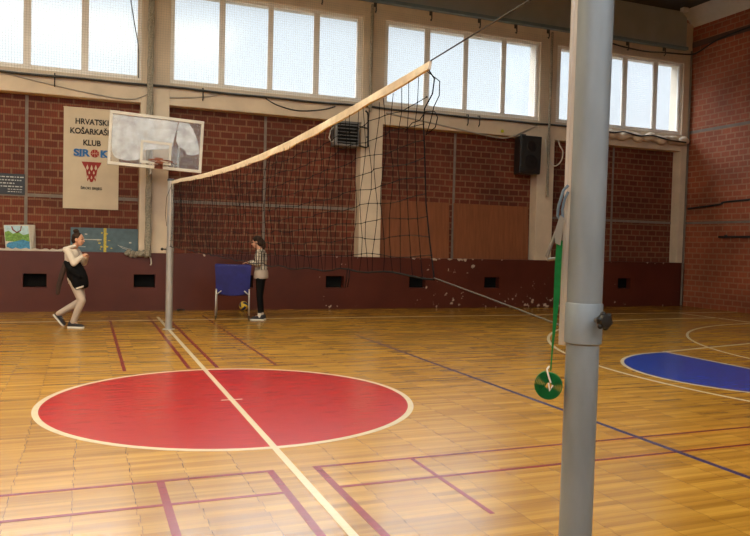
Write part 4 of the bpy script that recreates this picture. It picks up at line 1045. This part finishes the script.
b.sph(M @ V((-.02, 0, .034)), (.094, .081, .088), 20, 12, M=M3); b.sph(M @ V((-.055, 0, -.02)), (.06, .072, .07), 16, 10, M=M3); b.sph(M @ V((-.045, 0, .138)), (.05, .048, .042), 14, 9, M=M3)
obj('hair', remeshed(b, 'hair', .006, 4), 'hair_brown', ps)
shoe(ps, (-.11, -.085, .0), (.16, -.085, .0), (0, 0, 1)); shoe(ps, (-.44, .085, .195), (-.26, .085, .0), (.72, 0, .69))

# --- standing girl at the cart: faces image left
ps = thing('person', 'person in striped sweater and black leggings standing at the ball cart', 'person', (1.86, 7.30, 0), math.atan2(.37, -.93))
K = dict(shR=(-.03, -.16, 1.36), shL=(-.03, .16, 1.36), elR=(-.02, -.19, 1.13), elL=(-.02, .19, 1.13), wrR=(.165, -.11, 1.155), wrL=(.165, .10, 1.15),
         hipR=(-.05, -.085, .86), hipL=(-.05, .085, .86), knR=(-.035, -.08, .47), knL=(-.045, .08, .47), anR=(-.075, -.08, .085), anL=(-.06, .08, .085))
SP = [((-.05, 0, .80), .13, .10), ((-.055, 0, .88), .155, .115), ((-.055, 0, 1.0), .132, .10), ((-.05, 0, 1.1), .122, .09), ((-.045, 0, 1.22), .142, .105), ((-.04, 0, 1.32), .152, .095), ((-.03, 0, 1.385), .10, .07), ((-.015, 0, 1.42), .055, .05)]
hp = V((.045, 0, 1.565)); pit = .22
b = MB(); torso(b, SP); head_body(b, hp, pit, V((-.01, 0, 1.41)))
for s_ in 'RL':
    limb(b, [K['sh'+s_], K['el'+s_], K['wr'+s_]], [.045, .036, .025]); limb(b, [K['hip'+s_], K['kn'+s_], K['an'+s_]], [.078, .05, .034])
hand(b, V(K['wrR'])+V((.01, 0, 0)), (.9, .2, .0), (0, .2, -1), .3, .92); hand(b, V(K['wrL'])+V((.01, 0, 0)), (.9, -.2, .0), (0, -.2, -1), .3, .92)
for s_ in 'RL': limb(b, [K['an'+s_], V(K['an'+s_])+V((.1, 0, -.045))], [.034, .028])
body = obj('body', remeshed(b, 'body', .0045, 5), 'skin', ps)
face_parts(hp, pit, body)
b = MB(); torso(b, [((-.055, 0, 1.0), .165, .135)]+[(c, w+.022, d+.024) for c, w, d in SP[3:-1]]+[((-.02, 0, 1.41), .075, .064)])
for s_ in 'RL': limb(b, [K['sh'+s_], K['el'+s_], V(K['wr'+s_])-V((.02, 0, 0))], [.066, .06, .046])
obj('sweater', remeshed(b, 'sweater', .009, 5), 'sweater_stripe', ps)
b = MB(); torso(b, [((-.062, 0, .83), .172, .138), ((-.06, 0, .86), .178, .145), ((-.06, 0, .95), .172, .14), ((-.055, 0, 1.03), .155, .125)])
obj('shirt_hem', remeshed(b, 'shirt', .009, 4), 'shirt_grey', ps)
b = MB()
for s_ in 'RL': limb(b, [K['hip'+s_], K['kn'+s_], V(K['an'+s_])+V((0, 0, .07))], [.09, .06, .042])
torso(b, [(c, w+.008, d+.008) for c, w, d in SP[:3]])
obj('leggings', remeshed(b, 'leggings', .009, 4), 'leggings_black', ps)
for s_ in 'RL':
    b = MB(); capsule(b, V(K['an'+s_])+V((0, 0, .055)), V(K['an'+s_])+V((0, 0, -.01)), .0405, .044); b.build('sock', 'sock_white', ps)
b = MB(); M = headmat(hp, pit); M3 = M.to_3x3()
b.sph(M @ V((-.02, 0, .034)), (.097, .082, .09), 20, 12, M=M3); b.sph(M @ V((-.055, 0, -.025)), (.062, .076, .085), 16, 10, M=M3); limb(b, [M @ V((-.09, 0, .02)), M @ V((-.125, 0, -.05)), M @ V((-.125, 0, -.12)), M @ V((-.10, 0, -.17))], [.05, .048, .04, .022])
obj('hair', remeshed(b, 'hair', .006, 4), 'hair_brown', ps)
shoe(ps, (-.155, -.08, .0), (.115, -.08, .0), (0, 0, 1)); shoe(ps, (-.14, .08, .0), (.13, .08, .0), (0, 0, 1))

# ------------------------------------------------------------------ daylight
w = bpy.data.worlds.new('daylight'); SC.world = w; w.use_nodes = True
N, L = w.node_tree.nodes, w.node_tree.links; bgn = N['Background']
tc = N.new('ShaderNodeTexCoord'); sp = N.new('ShaderNodeSeparateXYZ'); L.new(tc.outputs['Generated'], sp.inputs[0])
NORTH, SOUTH, UP = .93, 7.0, 7.8
f = N.new('ShaderNodeMapRange'); f.inputs['From Min'].default_value = -.25; f.inputs['From Max'].default_value = .25; L.new(sp.outputs[1], f.inputs['Value'])
hi = N.new('ShaderNodeMapRange'); hi.inputs['From Min'].default_value = .325; hi.inputs['From Max'].default_value = .40; hi.inputs['To Min'].default_value = 1; hi.inputs['To Max'].default_value = 13; L.new(sp.outputs[2], hi.inputs['Value'])
bright = N.new('ShaderNodeVectorMath'); bright.operation = 'SCALE'; bright.inputs[0].default_value = (NORTH*.90, NORTH*.96, NORTH*1.0); L.new(hi.outputs[0], bright.inputs['Scale'])   # sky brightens towards the zenith
sky = mixcol(N, L, f.outputs[0], (SOUTH*.93, SOUTH*.97, SOUTH*1.03), bright.outputs[0])
h = N.new('ShaderNodeMapRange'); h.inputs['From Min'].default_value = .5; h.inputs['From Max'].default_value = .75; L.new(sp.outputs[2], h.inputs['Value'])
sky = mixcol(N, L, h.outputs[0], sky, (UP, UP, UP))
g = N.new('ShaderNodeMapRange'); g.inputs['From Min'].default_value = -.03; g.inputs['From Max'].default_value = .03; L.new(sp.outputs[2], g.inputs['Value'])
L.new(mixcol(N, L, g.outputs[0], (.35, .34, .30), sky), bgn.inputs['Color'])
w.cycles.sampling_method = 'AUTOMATIC'
def portal(loc, rot, sx, sy):
    l = bpy.data.lights.new('window_portal', 'AREA'); l.shape = 'RECTANGLE'; l.size = sx; l.size_y = sy; l.cycles.is_portal = True
    o = bpy.data.objects.new('window_portal', l); COL.objects.link(o); o.location = loc; o.rotation_euler = rot
portal((0, 9.7, 6.02), (-PI/2, 0, 0), 29.5, 2.1)
portal((-5, -.5, 8.64), (0, 0, 0), 16.8, 5.3)
portal((-5, YS-.2, 5.6), (PI/2, 0, 0), 19.7, 3.1)

# ------------------------------------------------------------------ camera
yaw, pit_, roll = .3764, .0322, .0252
Fd = V((math.sin(yaw)*math.cos(pit_), math.cos(yaw)*math.cos(pit_), -math.sin(pit_))); R0 = V((math.cos(yaw), -math.sin(yaw), 0)); U0 = R0.cross(Fd)
Rr = R0*math.cos(roll)+U0*math.sin(roll); Uu = U0*math.cos(roll)-R0*math.sin(roll)
cam = bpy.data.cameras.new('camera'); co = bpy.data.objects.new('camera', cam); COL.objects.link(co)
cam.sensor_width = 36; cam.lens = 732.11/750*36; cam.clip_start = .05
co.matrix_world = Matrix(((Rr.x, Uu.x, -Fd.x, -1.3608), (Rr.y, Uu.y, -Fd.y, -7.2146), (Rr.z, Uu.z, -Fd.z, 1.5745), (0, 0, 0, 1)))
SC.camera = co
vs = SC.view_settings
vs.view_transform = 'Standard'; vs.look = 'None'; vs.gamma = 1; vs.use_curve_mapping = False; vs.exposure = 0.13
SC.cycles.max_bounces = 10; SC.cycles.diffuse_bounces = 5; SC.cycles.transparent_max_bounces = 16
SC.cycles.use_denoising = True
SC.cycles.caustics_reflective = False; SC.cycles.caustics_refractive = False
SC.cycles.sample_clamp_indirect = 6
